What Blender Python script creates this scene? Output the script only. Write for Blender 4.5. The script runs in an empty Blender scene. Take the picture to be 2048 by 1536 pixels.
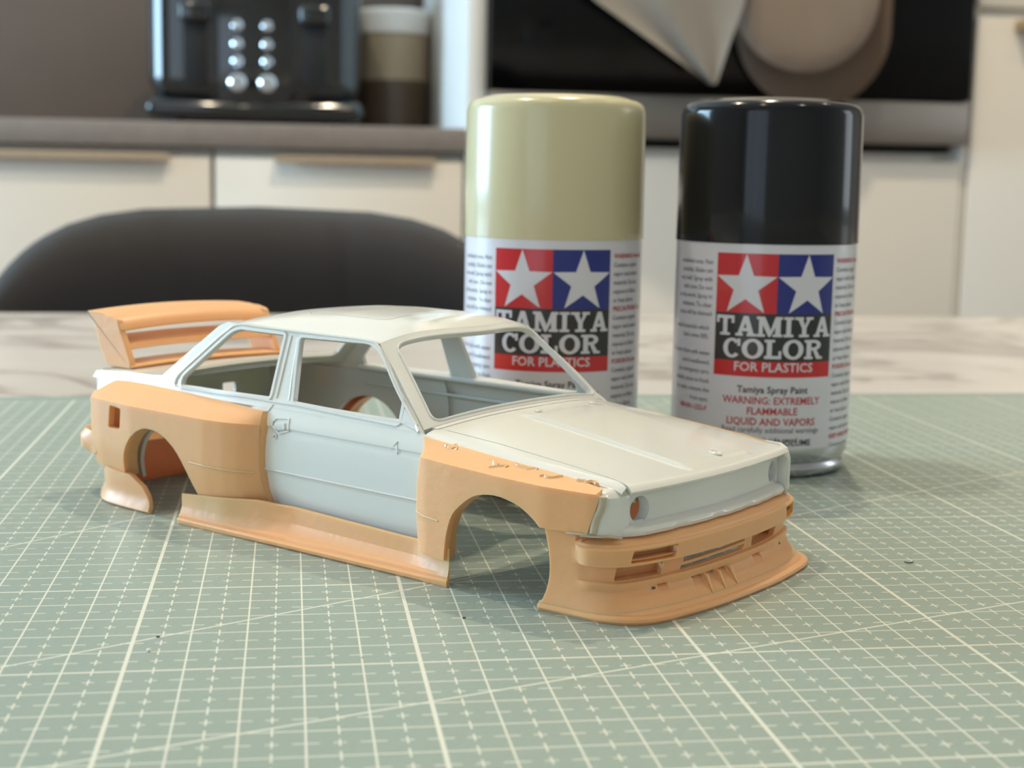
import bpy, bmesh, math, random
import numpy as np
from mathutils import Matrix, Vector
from mathutils.geometry import delaunay_2d_cdt

random.seed(7)
S = bpy.context.scene
COL = S.collection
CM = 0.01
TABLE = 0.75                      # table top above the floor, metres
MAT_T = 0.3                       # cutting mat thickness, cm
Z0 = TABLE + MAT_T * CM           # height of the mat's upper face


def W(u, v, z=0.0):
    """centimetres on the mat grid -> world metres"""
    return Vector((u * CM, v * CM, Z0 + z * CM))


# ------------------------------------------------------------------ camera
cam_d = bpy.data.cameras.new('camera')
cam = bpy.data.objects.new('camera', cam_d)
COL.objects.link(cam)
R = ((0.98879165, -0.14819431, 0.01815277),
     (-0.00267954, -0.13917899, -0.99026362),
     (0.14927792, 0.97911575, -0.13801612))
M = Matrix(((R[0][0], -R[1][0], -R[2][0], 0),
            (R[0][1], -R[1][1], -R[2][1], 0),
            (R[0][2], -R[1][2], -R[2][2], 0),
            (0, 0, 0, 1)))
M.translation = W(2.78632, -24.36826, 8.27755)
cam.matrix_world = M
cam_d.sensor_width = 36.0
cam_d.lens = 2937.34 / 2048 * 36.0
cam_d.clip_start = 0.01
cam_d.dof.use_dof = True
cam_d.dof.focus_distance = 0.30
cam_d.dof.aperture_fstop = 24.0
cam_d.dof.aperture_blades = 0
S.camera = cam

# ------------------------------------------------------------------ world, lights, exposure
S.view_settings.view_transform = 'Standard'
S.view_settings.look = 'None'
S.view_settings.gamma = 1.0
S.view_settings.use_curve_mapping = False
S.view_settings.exposure = 0.09
world = bpy.data.worlds.new('world')
S.world = world
world.use_nodes = True
bgn = world.node_tree.nodes['Background']
bgn.inputs[0].default_value = (1.0, 0.92, 0.84, 1)
bgn.inputs[1].default_value = 0.10


def area(name, loc, target, sx, sy, power, color, shape='RECTANGLE', spread=None):
    d = bpy.data.lights.new(name, 'AREA')
    d.shape = shape
    d.size = sx
    d.size_y = sy
    d.energy = power
    d.color = color
    if spread:
        d.spread = math.radians(spread)
    o = bpy.data.objects.new(name, d)
    COL.objects.link(o)
    o.location = loc
    o.rotation_euler = (Vector(target) - Vector(loc)).to_track_quat('-Z', 'Y').to_euler()
    return o


# daylight entering by the window in the left wall and the narrow one in the right wall; the front area light is an added fill
area('daylight_left', W(-213, 122, 52), W(0, 110, 38), 1.05, 1.0, 68, (0.50, 0.77, 1.0))
area('fill_front', W(-125, -186, 32), W(-60, 0, 20), 1.2, 1.9, 11, (0.66, 0.83, 1.0))
area('daylight_right', W(243, 35, 50), W(0, 35, 40), 0.55, 1.05, 5, (0.85, 0.93, 1.0))
LAMPS = [(-38, 50), (38, 88), (125, 70), (-20, -30), (75, -35)]  # the near-side pair is added fill for the cabinet fronts
LAMP_POWER = [6.6, 9.8, 0.9, 1.3, 1.2]


# ------------------------------------------------------------------ materials
def nd(nt, t, **kw):
    n = nt.nodes.new(t)
    for k, v in kw.items():
        if k == 'op':
            n.operation = v
        elif k == 'inp':
            for kk, vv in v.items():
                if hasattr(vv, 'is_linked') or hasattr(vv, 'links'):
                    nt.links.new(vv, n.inputs[kk])
                else:
                    n.inputs[kk].default_value = vv
        else:
            setattr(n, k, v)
    return n


def srgb(r, g, b):
    f = lambda c: (c / 12.92 if c <= 0.04045 else ((c + 0.055) / 1.055) ** 2.4)
    return (f(r / 255), f(g / 255), f(b / 255), 1)


def mat(name, col, rough=0.5, metal=0.0, spec=0.5, noise=0.0, nscale=40, bump=0.0, bscale=200, coat=0.0, sss=0.0,
        sss_col=None, emit=None, estr=0.0, col2=None, sheen=0.0, trans=0.0):
    m = bpy.data.materials.new(name)
    m.use_nodes = True
    nt = m.node_tree
    b = nt.nodes['Principled BSDF']
    b.inputs['Base Color'].default_value = col
    b.inputs['Roughness'].default_value = rough
    b.inputs['Metallic'].default_value = metal
    b.inputs['Specular IOR Level'].default_value = spec
    if coat:
        b.inputs['Coat Weight'].default_value = coat
        b.inputs['Coat Roughness'].default_value = 0.06
    if sheen:
        b.inputs['Sheen Weight'].default_value = sheen
        b.inputs['Sheen Roughness'].default_value = 0.4
    if sss:
        b.inputs['Subsurface Scale'].default_value = 0.0012
        b.inputs['Subsurface Weight'].default_value = sss
        b.inputs['Subsurface Radius'].default_value = sss_col or (1, 0.5, 0.25)
        b.inputs['Subsurface Scale'].default_value = 0.0020 if sss > 0.5 else 0.0012
    if emit:
        b.inputs['Emission Color'].default_value = emit
        b.inputs['Emission Strength'].default_value = estr
    tc = nd(nt, 'ShaderNodeTexCoord')
    if noise:
        n = nd(nt, 'ShaderNodeTexNoise', inp={'Vector': tc.outputs['Object'], 'Scale': nscale, 'Detail': 4.0})
        c2 = col2 or tuple(min(1, c * (1 - noise)) for c in col[:3]) + (1,)
        mx = nd(nt, 'ShaderNodeMix', data_type='RGBA', inp={0: n.outputs[0], 6: col, 7: c2})
        nt.links.new(mx.outputs[2], b.inputs['Base Color'])
    if bump:
        n = nd(nt, 'ShaderNodeTexNoise', inp={'Vector': tc.outputs['Object'], 'Scale': bscale, 'Detail': 3.0})
        bp = nd(nt, 'ShaderNodeBump', inp={'Strength': bump, 'Distance': 0.001, 'Height': n.outputs[0]})
        nt.links.new(bp.outputs[0], b.inputs['Normal'])
    return m


M_WHITE = mat('white_polystyrene', srgb(232, 230, 222), 0.13, noise=0.02, nscale=30, bump=0.03, bscale=90, sss=0.25,
              sss_col=(1.0, 0.9, 0.6))
M_RESIN = mat('orange_resin', srgb(245, 183, 128), 0.42, noise=0.05, nscale=60, bump=0.10, bscale=420, sss=0.6,
              sss_col=(1.0, 0.55, 0.27))
M_PUTTY = mat('grey_filler', srgb(206, 190, 164), 0.3, noise=0.2, nscale=300, bump=0.3, bscale=500)
M_GLUE = mat('glossy_glue', srgb(240, 194, 144), 0.10, bump=0.4, bscale=260)
M_LABEL = mat('label_white', srgb(222, 220, 226), 0.28, noise=0.02, coat=0.4)
M_RED = mat('print_red', srgb(205, 28, 38), 0.28, noise=0.03, coat=0.4)
M_BLUE = mat('print_blue', srgb(22, 40, 128), 0.28, noise=0.03, coat=0.4)
M_BLACK = mat('print_black', srgb(38, 38, 38), 0.28, noise=0.03, coat=0.4)
M_GREYTXT = mat('print_grey', srgb(96, 92, 98), 0.35, noise=0.03)
M_DARKTXT = mat('print_dark', srgb(55, 52, 55), 0.35, noise=0.03)
M_REDTXT = mat('print_red_text', srgb(196, 60, 66), 0.35, noise=0.03)
M_CAPB = mat('beige_cap_plastic', srgb(208, 198, 158), 0.24, noise=0.02, coat=0.2)
M_CAPK = mat('black_cap_metallic', srgb(20, 21, 26), 0.15, spec=0.25, noise=0.05, nscale=900, coat=0.25)
M_TIN = mat('tinplate', srgb(205, 206, 212), 0.22, metal=1.0, noise=0.06, nscale=80)
M_TOAST = mat('black_gloss_steel', srgb(14, 14, 15), 0.12, spec=0.6, noise=0.1, coat=0.7)
M_CHROME = mat('chrome', srgb(225, 226, 230), 0.12, metal=1.0, noise=0.03)
M_DARKP = mat('dark_plastic', srgb(12, 12, 13), 0.5, noise=0.1)
M_VELVET = mat('charcoal_velvet', srgb(46, 43, 44), 0.85, noise=0.3, nscale=14, bump=0.2, bscale=500, sheen=0.25)
M_BLKMETAL = mat('black_metal', srgb(25, 25, 26), 0.45, noise=0.1)
M_CAB = mat('cream_cabinet', srgb(238, 230, 218), 0.42, noise=0.03, nscale=6)
M_CABSIDE = mat('cream_side_panel', srgb(238, 234, 228), 0.42, noise=0.03, nscale=6)
M_WTOP = mat('grey_worktop', srgb(152, 144, 140), 0.45, noise=0.25, nscale=60, bump=0.1)
M_HANDLE = mat('bronze_handle', srgb(196, 172, 142), 0.4, metal=0.3, noise=0.1)
M_OVEN = mat('oven_glass', srgb(5, 5, 6), 0.1, spec=0.22, noise=0.1)
M_STEEL = mat('brushed_steel', srgb(150, 142, 134), 0.38, metal=0.7, noise=0.1, nscale=30)
M_TOWEL = mat('grey_towel', srgb(150, 144, 136), 0.95, noise=0.15, nscale=25, bump=0.6, bscale=420)
M_MITT = mat('taupe_mitt', srgb(150, 134, 120), 0.95, noise=0.15, nscale=25, bump=0.6, bscale=350)
M_MITT2 = mat('brown_mitt', srgb(112, 92, 76), 0.95, noise=0.15, nscale=25, bump=0.5, bscale=350)
M_CAN_C = mat('beige_ceramic', srgb(178, 160, 134), 0.45, noise=0.06, nscale=20)
M_CAN_B = mat('brown_ceramic', srgb(92, 76, 60), 0.45, noise=0.06, nscale=20)
M_SPLASH = mat('taupe_splashback', srgb(112, 95, 83), 0.4, noise=0.25, nscale=8)
M_WALL = mat('painted_wall', srgb(222, 214, 204), 0.8, noise=0.03, nscale=5)
M_CEIL = mat('ceiling_paint', srgb(238, 230, 218), 0.85, noise=0.02, nscale=5)
M_FLOOR = mat('oak_floor', srgb(150, 122, 94), 0.5, noise=0.3, nscale=9)
M_LAMP = mat('lamp_glow', srgb(255, 236, 205), 0.5, noise=0.01, emit=(1.0, 0.80, 0.55, 1), estr=12.0)
M_FRAMEW = mat('window_frame_white', srgb(235, 235, 233), 0.4, noise=0.02)
M_FIBRE = mat('dark_fibre', srgb(40, 40, 38), 0.7, noise=0.1)
M_CRUMB = mat('white_crumb', srgb(236, 234, 226), 0.6, noise=0.05)
M_HAIR = mat('pale_hair', srgb(120, 112, 104), 0.5, noise=0.1)


def mat_cutting():
    m = bpy.data.materials.new('sage_cutting_mat_print')
    m.use_nodes = True
    nt = m.node_tree
    b = nt.nodes['Principled BSDF']
    tc = nd(nt, 'ShaderNodeTexCoord')
    sp = nd(nt, 'ShaderNodeSeparateXYZ', inp={0: tc.outputs['Object']})

    def mth(op, a, c=None, d=None):
        i = {0: a}
        if c is not None:
            i[1] = c
        if d is not None:
            i[2] = d
        return nd(nt, 'ShaderNodeMath', op=op, inp=i).outputs[0]
    U = mth('MULTIPLY', sp.outputs[0], 100.0)
    V = mth('MULTIPLY', sp.outputs[1], 100.0)

    def dist(x, period, off=0.0):          # distance to nearest multiple of period (+off)
        a = mth('ADD', x, 1000.0 * period - off + period / 2)
        f = mth('MODULO', a, period)
        return mth('ABSOLUTE', mth('SUBTRACT', f, period / 2))

    def line(d, hw):
        return mth('LESS_THAN', d, hw)
    du1, dv1 = dist(U, 1.0), dist(V, 1.0)
    du5, dv5 = dist(U, 5.0), dist(V, 5.0)
    duh, dvh = dist(U, 1.0, 0.5), dist(V, 1.0, 0.5)
    parts = [line(du1, 0.017), line(dv1, 0.017), line(du5, 0.037), line(dv5, 0.029)]
    # dashed half-centimetre lines running away from the viewer, with plus marks
    parts.append(mth('MULTIPLY', line(duh, 0.016), mth('MAXIMUM', line(dv1, 0.17), line(dvh, 0.13))))
    # half-centimetre rows: long dash through each solid line, short tick through each plus
    parts.append(mth('MULTIPLY', line(dvh, 0.016), mth('MAXIMUM', line(du1, 0.20), line(duh, 0.10))))
    # angle guides fanning out from one corner
    for deg, u0, v0 in ((20.0, -25.0, -12.85), (30.0, -25.0, -12.85), (45.0, -25.0, -12.85)):
        s, c = math.sin(math.radians(deg)), math.cos(math.radians(deg))
        d = mth('ABSOLUTE', mth('SUBTRACT', mth('MULTIPLY', mth('SUBTRACT', U, u0), s),
                                mth('MULTIPLY', mth('SUBTRACT', V, v0), c)))
        parts.append(line(d, 0.024))
    k = parts[0]
    for p in parts[1:]:
        k = mth('MAXIMUM', k, p)
    # the print ends a little before the mat's edge
    lim = mth('LESS_THAN', V, 30.4)
    k = mth('MULTIPLY', k, lim)
    nz = nd(nt, 'ShaderNodeTexNoise', inp={'Vector': tc.outputs['Object'], 'Scale': 30.0, 'Detail': 5.0})
    base = nd(nt, 'ShaderNodeMix', data_type='RGBA', inp={0: nz.outputs[0], 6: srgb(142, 156, 146), 7: srgb(148, 161, 151)})
    kk = mth('MULTIPLY', k, 0.86)
    mx = nd(nt, 'ShaderNodeMix', data_type='RGBA', inp={0: kk, 6: base.outputs[2], 7: srgb(226, 224, 208)})
    nt.links.new(mx.outputs[2], b.inputs['Base Color'])
    b.inputs['Roughness'].default_value = 0.42
    b.inputs['Specular IOR Level'].default_value = 0.5
    n2 = nd(nt, 'ShaderNodeTexNoise', inp={'Vector': tc.outputs['Object'], 'Scale': 900.0, 'Detail': 2.0})
    bp = nd(nt, 'ShaderNodeBump', inp={'Strength': 0.25, 'Distance': 0.0005, 'Height': n2.outputs[0]})
    nt.links.new(bp.outputs[0], b.inputs['Normal'])
    return m


def mat_marble():
    m = bpy.data.materials.new('cream_marble_top')
    m.use_nodes = True
    nt = m.node_tree
    b = nt.nodes['Principled BSDF']
    tc = nd(nt, 'ShaderNodeTexCoord')
    mp = nd(nt, 'ShaderNodeMapping', inp={'Vector': tc.outputs['Object'], 'Scale': (2.0, 3.2, 1.0), 'Rotation': (0, 0, 0.5)})
    n1 = nd(nt, 'ShaderNodeTexNoise', inp={'Vector': mp.outputs[0], 'Scale': 1.6, 'Detail': 9.0, 'Distortion': 1.6})
    cr = nd(nt, 'ShaderNodeValToRGB', inp={0: n1.outputs[0]})
    e = cr.color_ramp.elements
    e[0].position, e[0].color = 0.36, srgb(214, 206, 198)
    e[1].position, e[1].color = 0.66, srgb(218, 210, 202)
    x = cr.color_ramp.elements.new(0.50)
    x.color = srgb(168, 157, 150)
    x = cr.color_ramp.elements.new(0.465)
    x.color = srgb(210, 202, 194)
    x = cr.color_ramp.elements.new(0.52)
    x.color = srgb(208, 200, 192)
    nt.links.new(cr.outputs[0], b.inputs['Base Color'])
    b.inputs['Roughness'].default_value = 0.28
    return m


M_MAT = mat_cutting()
M_MARBLE = mat_marble()


# ------------------------------------------------------------------ object helpers
def link(o, parent=None):
    COL.objects.link(o)
    if parent is not None:
        o.parent = parent
    return o


def thing(name, label, cat, loc=(0, 0, 0), rz=0.0, group=None):
    o = bpy.data.objects.new(name, None)
    o.empty_display_size = 0.02
    COL.objects.link(o)
    o.location = loc
    o.rotation_euler = (0, 0, rz)
    o['label'] = label
    o['category'] = cat
    if group:
        o['group'] = group
    return o


def tag(o, label, cat, group=None):
    o['label'] = label
    o['category'] = cat
    if group:
        o['group'] = group
    return o


def struct(o):
    o['kind'] = 'structure'
    return o


def mobj(name, verts, faces, m, parent=None, angle=35, smooth=True, loc=None, rz=0.0):
    """verts in centimetres"""
    me = bpy.data.meshes.new(name)
    me.from_pydata([(x * CM, y * CM, z * CM) for x, y, z in verts], [], faces)
    me.update()
    if smooth:
        me.polygons.foreach_set('use_smooth', [True] * len(me.polygons))
        me.set_sharp_from_angle(angle=math.radians(angle))
    me.materials.append(m)
    o = bpy.data.objects.new(name, me)
    link(o, parent)
    if loc is not None:
        o.location = loc
    o.rotation_euler = (0, 0, rz)
    return o


def bmobj(name, bm, m, parent=None, angle=35, loc=None, rz=0.0):
    bm.normal_update()
    bm.verts.index_update()
    v = [tuple(x.co) for x in bm.verts]
    f = [[y.index for y in x.verts] for x in bm.faces]
    bm.free()
    return mobj(name, v, f, m, parent, angle, True, loc, rz)


def box_bm(bm, x0, x1, y0, y1, z0, z1, bev=0.0, seg=2):
    r = bmesh.ops.create_cube(bm, size=1.0)
    vs = r['verts']
    for v in vs:
        v.co = Vector(((x0 + x1) / 2 + v.co.x * (x1 - x0), (y0 + y1) / 2 + v.co.y * (y1 - y0), (z0 + z1) / 2 + v.co.z * (z1 - z0)))
    if bev > 0:
        es = list({e for v in vs for e in v.link_edges})
        bmesh.ops.bevel(bm, geom=es, offset=bev, segments=seg, affect='EDGES', profile=0.5)
    return bm


def box(name, x0, x1, y0, y1, z0, z1, m, parent=None, bev=0.3, seg=2, loc=None):
    return bmobj(name, box_bm(bmesh.new(), x0, x1, y0, y1, z0, z1, bev, seg), m, parent, 35, loc)


def lathe(name, prof, m, parent=None, n=64, c=(0, 0), angle=30, loc=None):
    vs, fs = [], []
    k = len(prof)
    for i in range(n):
        a = 2 * math.pi * i / n
        for r, z in prof:
            vs.append((c[0] + r * math.cos(a), c[1] + r * math.sin(a), z))
    for i in range(n):
        j = (i + 1) % n
        for q in range(k - 1):
            a, b2, c2, d = i * k + q, j * k + q, j * k + q + 1, i * k + q + 1
            if prof[q][0] < 1e-6:
                fs.append((a, c2, d))
            elif prof[q + 1][0] < 1e-6:
                fs.append((a, b2, d))
            else:
                fs.append((a, b2, c2, d))
    return mobj(name, vs, fs, m, parent, angle, True, loc)


def sweep(name, path, r, m, parent=None, n=8, closed=False, flat=1.0, loc=None):
    """round tube along 3-D points (cm)"""
    P = [Vector(p) for p in path]
    vs, fs = [], []
    N = len(P)
    for i, p in enumerate(P):
        if closed:
            t = P[(i + 1) % N] - P[i - 1]
        else:
            t = P[min(i + 1, N - 1)] - P[max(i - 1, 0)]
        t.normalize()
        ref = Vector((0, 0, 1)) if abs(t.z) < 0.9 else Vector((0, 1, 0))
        a = t.cross(ref).normalized()
        b = a.cross(t).normalized()
        for q in range(n):
            w = 2 * math.pi * q / n
            vs.append(tuple(p + a * (r * math.cos(w)) + b * (r * flat * math.sin(w))))
    rng = N if closed else N - 1
    for i in range(rng):
        j = (i + 1) % N
        for q in range(n):
            q2 = (q + 1) % n
            fs.append((i * n + q, i * n + q2, j * n + q2, j * n + q))
    if not closed:
        fs.append(tuple(range(n))[::-1])
        fs.append(tuple((N - 1) * n + q for q in range(n)))
    return mobj(name, vs, fs, m, parent, 50, True, loc)


def inside(px, py, poly):
    c = False
    j = len(poly) - 1
    for i in range(len(poly)):
        xi, yi = poly[i]
        xj, yj = poly[j]
        if (yi > py) != (yj > py) and px < (xj - xi) * (py - yi) / (yj - yi) + xi:
            c = not c
        j = i
    return c


def resample(poly, step, closed=True):
    out = []
    n = len(poly)
    for i in range(n if closed else n - 1):
        a, b = poly[i], poly[(i + 1) % n]
        L = math.hypot(b[0] - a[0], b[1] - a[1])
        k = max(1, int(round(L / step)))
        for q in range(k):
            t = q / k
            out.append((a[0] + (b[0] - a[0]) * t, a[1] + (b[1] - a[1]) * t))
    if not closed:
        out.append(poly[-1])
    return out


def spline(pts, sub=5, closed=False):
    """Catmull-Rom through 2-D or 3-D points"""
    n = len(pts)
    out = []
    P = [np.array(p, float) for p in pts]
    for i in range(n if closed else n - 1):
        p0 = P[i - 1] if (closed or i > 0) else P[i]
        p1, p2 = P[i], P[(i + 1) % n]
        p3 = P[(i + 2) % n] if (closed or i + 2 < n) else p2
        for q in range(sub):
            t = q / sub
            out.append(tuple(0.5 * (2 * p1 + (p2 - p0) * t + (2 * p0 - 5 * p1 + 4 * p2 - p3) * t * t + (3 * p1 - p0 - 3 * p2 + p3) * t ** 3)))
    if not closed:
        out.append(tuple(P[-1]))
    return out


def rounded(poly, r, seg=4):
    """round the corners of a polygon; r a number or a list"""
    n = len(poly)
    out = []
    for i in range(n):
        p, a, b = np.array(poly[i]), np.array(poly[i - 1]), np.array(poly[(i + 1) % n])
        rr = r[i] if isinstance(r, (list, tuple)) else r
        la, lb = np.linalg.norm(a - p), np.linalg.norm(b - p)
        k = min(rr, la * 0.45, lb * 0.45)
        if k < 1e-4:
            out.append(tuple(p))
            continue
        s, e = p + (a - p) / la * k, p + (b - p) / lb * k
        for q in range(seg + 1):
            t = q / seg
            out.append(tuple((1 - t) ** 2 * s + 2 * t * (1 - t) * p + t * t * e))
    return out


def patch(name, outline, f, m, parent=None, step=0.18, thick=0.1, holes=(), lines=(), flip=False, angle=32):
    """thin shell: the planar outline (with holes) is triangulated and carried into space by f(u,v)"""
    loops = [resample(outline, step)] + [resample(h, step) for h in holes]
    pts, edges = [], []
    for lp in loops:
        s = len(pts)
        pts += lp
        edges += [(s + i, s + (i + 1) % len(lp)) for i in range(len(lp))]
    nb = len(pts)
    for ln in lines:
        lp = [p for p in resample(ln, step, False)]
        lp = [p for p in lp if inside(p[0], p[1], loops[0]) and not any(inside(p[0], p[1], h) for h in loops[1:])]
        s = len(pts)
        pts += lp
        edges += [(s + i, s + i + 1) for i in range(len(lp) - 1)]
    B = np.array(pts)
    xs, ys = B[:, 0], B[:, 1]
    y, row = ys.min() + step * 0.5, 0
    while y < ys.max():
        x = xs.min() + (0.5 if row % 2 else 0.0) * step
        while x < xs.max():
            if inside(x, y, loops[0]) and not any(inside(x, y, h) for h in loops[1:]):
                if np.min((B[:, 0] - x) ** 2 + (B[:, 1] - y) ** 2) > (step * 0.45) ** 2:
                    pts.append((x, y))
            x += step
        y += step * 0.87
        row += 1
    vo, _, fo, _, _, _ = delaunay_2d_cdt([Vector(p) for p in pts], edges, [], 0, 1e-5)
    tris = []
    for t in fo:
        cx = sum(vo[i].x for i in t) / 3
        cy = sum(vo[i].y for i in t) / 3
        if inside(cx, cy, loops[0]) and not any(inside(cx, cy, h) for h in loops[1:]):
            tris.append(tuple(t))
    V3 = np.array([f(p.x, p.y) for p in vo], float)
    T = np.array(tris)
    if flip:
        T = T[:, ::-1]
    N = np.zeros_like(V3)
    fn = np.cross(V3[T[:, 1]] - V3[T[:, 0]], V3[T[:, 2]] - V3[T[:, 0]])
    for k in range(3):
        np.add.at(N, T[:, k], fn)
    N /= np.maximum(np.linalg.norm(N, axis=1, keepdims=True), 1e-12)
    n = len(V3)
    verts = [tuple(p) for p in V3]
    faces = [tuple(int(i) for i in t) for t in T]
    if thick > 0:
        verts += [tuple(p) for p in (V3 - N * thick)]
        faces += [tuple(int(i) + n for i in t[::-1]) for t in T]
        cnt = {}
        for t in T:
            for a, b2 in ((t[0], t[1]), (t[1], t[2]), (t[2], t[0])):
                cnt[(int(a), int(b2))] = 1
        for (a, b2) in list(cnt):
            if (b2, a) not in cnt:
                faces.append((b2, a, a + n, b2 + n))
    used = sorted({i for fc in faces for i in fc})
    mp = {o: i for i, o in enumerate(used)}
    return mobj(name, [verts[i] for i in used], [tuple(mp[i] for i in fc) for fc in faces], m, parent, angle)


def extrude_poly(name, poly, y0, y1, m, parent=None, axis='y', angle=35, bev=0.0):
    """prism: polygon in (x,z) extruded along y (axis 'y') or (x,y) along z (axis 'z')"""
    n = len(poly)
    vs = []
    for d in (y0, y1):
        for a, b in poly:
            vs.append((a, d, b) if axis == 'y' else (a, b, d))
    fs = [tuple(range(n)), tuple(range(2 * n - 1, n - 1, -1))]
    for i in range(n):
        j = (i + 1) % n
        fs.append((i, i + n, j + n, j))
    bm = bmesh.new()
    bv = [bm.verts.new(v) for v in vs]
    for f in fs:
        try:
            bm.faces.new([bv[i] for i in f])
        except ValueError:
            pass
    bmesh.ops.recalc_face_normals(bm, faces=bm.faces)
    if bev:
        bmesh.ops.bevel(bm, geom=bm.edges[:], offset=bev, segments=2, affect='EDGES')
    return bmobj(name, bm, m, parent, angle)


itp = lambda x, xs, ys: float(np.interp(x, xs, ys))


def sstep(a, b, x):
    t = min(1.0, max(0.0, (x - a) / (b - a)))
    return t * t * (3 - 2 * t)


#@@ROOM
# ------------------------------------------------------------------ the room
FLOOR = -75.3
CEIL = 165.0
UL, UR, VF, VB = -225.0, 255.0, -190.0, 212.0


def wall_with_opening(name, axis, pos, a0, a1, o0, o1, z0, z1, out):
    bm = bmesh.new()
    t0, t1 = (pos, pos + out)
    t0, t1 = min(t0, t1), max(t0, t1)
    for (b0, b1, c0, c1) in ((a0, o0, FLOOR, CEIL), (o1, a1, FLOOR, CEIL), (o0, o1, FLOOR, z0), (o0, o1, z1, CEIL)):
        box_bm(bm, t0, t1, b0, b1, c0, c1)
    return struct(bmobj(name, bm, M_WALL, None, 35, W(0, 0)))


fl = struct(box('floor', UL, UR, VF, VB, FLOOR - 6, FLOOR, M_FLOOR, None, 0, loc=W(0, 0)))
struct(box('ceiling', UL, UR, VF, VB, CEIL, CEIL + 6, M_CEIL, None, 0, loc=W(0, 0)))
struct(box('wall_back', UL, UR, VB, VB + 8, FLOOR, CEIL, M_WALL, None, 0, loc=W(0, 0)))
wall_with_opening('wall_left', 'x', UL, VF, VB, 67, 177, 0, 104, -8)
wall_with_opening('wall_right', 'x', UR, VF, VB, 5, 65, -4, 104, 8)


def window(name, x0, x1, v0, v1, z0, z1):
    w = struct(bpy.data.objects.new(name, None))
    COL.objects.link(w)
    w.location = W(0, 0)
    t = 4
    box('window_frame', x0, x1, v0, v0 + t, z0, z1, M_FRAMEW, w)
    box('window_frame', x0, x1, v1 - t, v1, z0, z1, M_FRAMEW, w)
    box('window_frame', x0, x1, v0 + t, v1 - t, z0, z0 + t, M_FRAMEW, w)
    box('window_frame', x0, x1, v0 + t, v1 - t, z1 - t, z1, M_FRAMEW, w)


window('window_1', UL - 6, UL - 1, 67, 177, 0, 104)
bm = bmesh.new()
for (a0, a1, c0, c1) in ((UL, -187, FLOOR, CEIL), (-63, UR, FLOOR, CEIL), (-187, -63, 130, CEIL)):
    box_bm(bm, a0, a1, VF - 8, VF, c0, c1)
struct(bmobj('wall_front', bm, M_WALL, None, 35, W(0, 0)))
dr = struct(bpy.data.objects.new('added_door_1', None))  # unseen glazed door, added as an opening for the front fill light
COL.objects.link(dr)
dr.location = W(0, 0)
for a0, a1, c0, c1 in ((-187, -181, FLOOR, 130), (-69, -63, FLOOR, 130), (-181, -69, 124, 130), (-181, -69, FLOOR, FLOOR + 8), (-127, -123, FLOOR + 8, 124)):
    box('door_frame', a0, a1, VF - 6, VF - 1, c0, c1, M_FRAMEW, dr)
window('window_2', UR + 1, UR + 6, 5, 65, -4, 104)
for (u, v), pw in zip(LAMPS, LAMP_POWER):
    where = {(-38, 50): 'left above the worktop side of the table', (38, 88): 'middle above the kitchen side of the table',
             (125, 70): 'right, near the tall cabinet', (-20, -30): 'added fill at left above the near side of the table',
             (75, -35): 'added fill at right above the near side of the table'}[(u, v)]
    t = thing('ceiling_light', 'round recessed warm ceiling light, ' + where, 'ceiling light', W(u, v, CEIL), 0, 'recessed ceiling lights')
    lathe('light_trim', [(3.6, -0.1), (3.6, -0.6), (4.6, -0.6), (5.0, -0.1)], M_FRAMEW, t, 32)
    lathe('light_disc', [(0, -0.3), (3.6, -0.3)], M_LAMP, t, 32)
    la = area('lamp', W(u, v, CEIL - 1.2), W(u, v, 0), 0.07, 0.07, pw, (1.0, 0.86, 0.64), 'DISK', 150)
    la.location = (0, 0, -0.012)
    la.rotation_euler = (0, 0, 0)
    la.parent = t

struct(box('trim_1', UL + 1, 23.3, VB - 1.2, VB - 0.05, 14.0, 72, M_SPLASH, None, 0.1, loc=W(0, 0))).name = 'trim_1'

#@@KITCHEN
# ------------------------------------------------------------------ kitchen units
K = 150.0                                     # front plane of the kitchen


def base_cabinet(u0, u1, h0, h1, label):
    t = thing('base_cabinet', label, 'cabinet', W(u0, K, FLOOR), 0, None)
    w = u1 - u0
    H = 11.2 - FLOOR
    box('cabinet_body', 0.1, w - 0.1, 2.2, 58, 10, H, M_CAB, t, 0.1)
    box('plinth', 0.1, w - 0.1, 6, 8, 0, 10, M_CAB, t, 0.1)
    d = box('door', 0.25, w - 0.25, 0, 2.0, 10.4, H - 1.0, M_CAB, t, 0.15)
    # lipped edge pull along the top of the door
    pr = [(-1.1, 0.35), (2.0, 0.35), (2.0, 0.12), (-0.8, 0.12), (-0.8, -0.45), (-1.1, -0.45)]
    vs, fs = [], []
    for x in (h0 - u0, h1 - u0):
        for y, z in pr:
            vs.append((x, y, H - 1.0 + z))
    n = len(pr)
    for i in range(n):
        j = (i + 1) % n
        fs.append((i, j, j + n, i + n))
    fs += [tuple(range(n))[::-1], tuple(range(n, 2 * n))]
    mobj('handle', vs, fs, M_HANDLE, d, 30)
    return t


base_cabinet(-66, -6, -61, -10.8, 'cream base cabinet with bronze edge pull, left of the cabinet seam behind the chair')
base_cabinet(-6, 23.3, 1.1, 19.7, 'cream base cabinet with bronze edge pull, between the seam and the oven housing')
base_cabinet(-126, -66, -121, -71, 'cream base cabinet with bronze edge pull, at the far left end of the worktop')
wt = box('worktop', -150, 23.3, K - 0.6, VB - 1.2, 11.3, 14.1, M_WTOP, None, 0.25, loc=W(0, 0))
tag(wt, 'grey stone-look kitchen worktop above the cream base cabinets', 'worktop')

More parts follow.
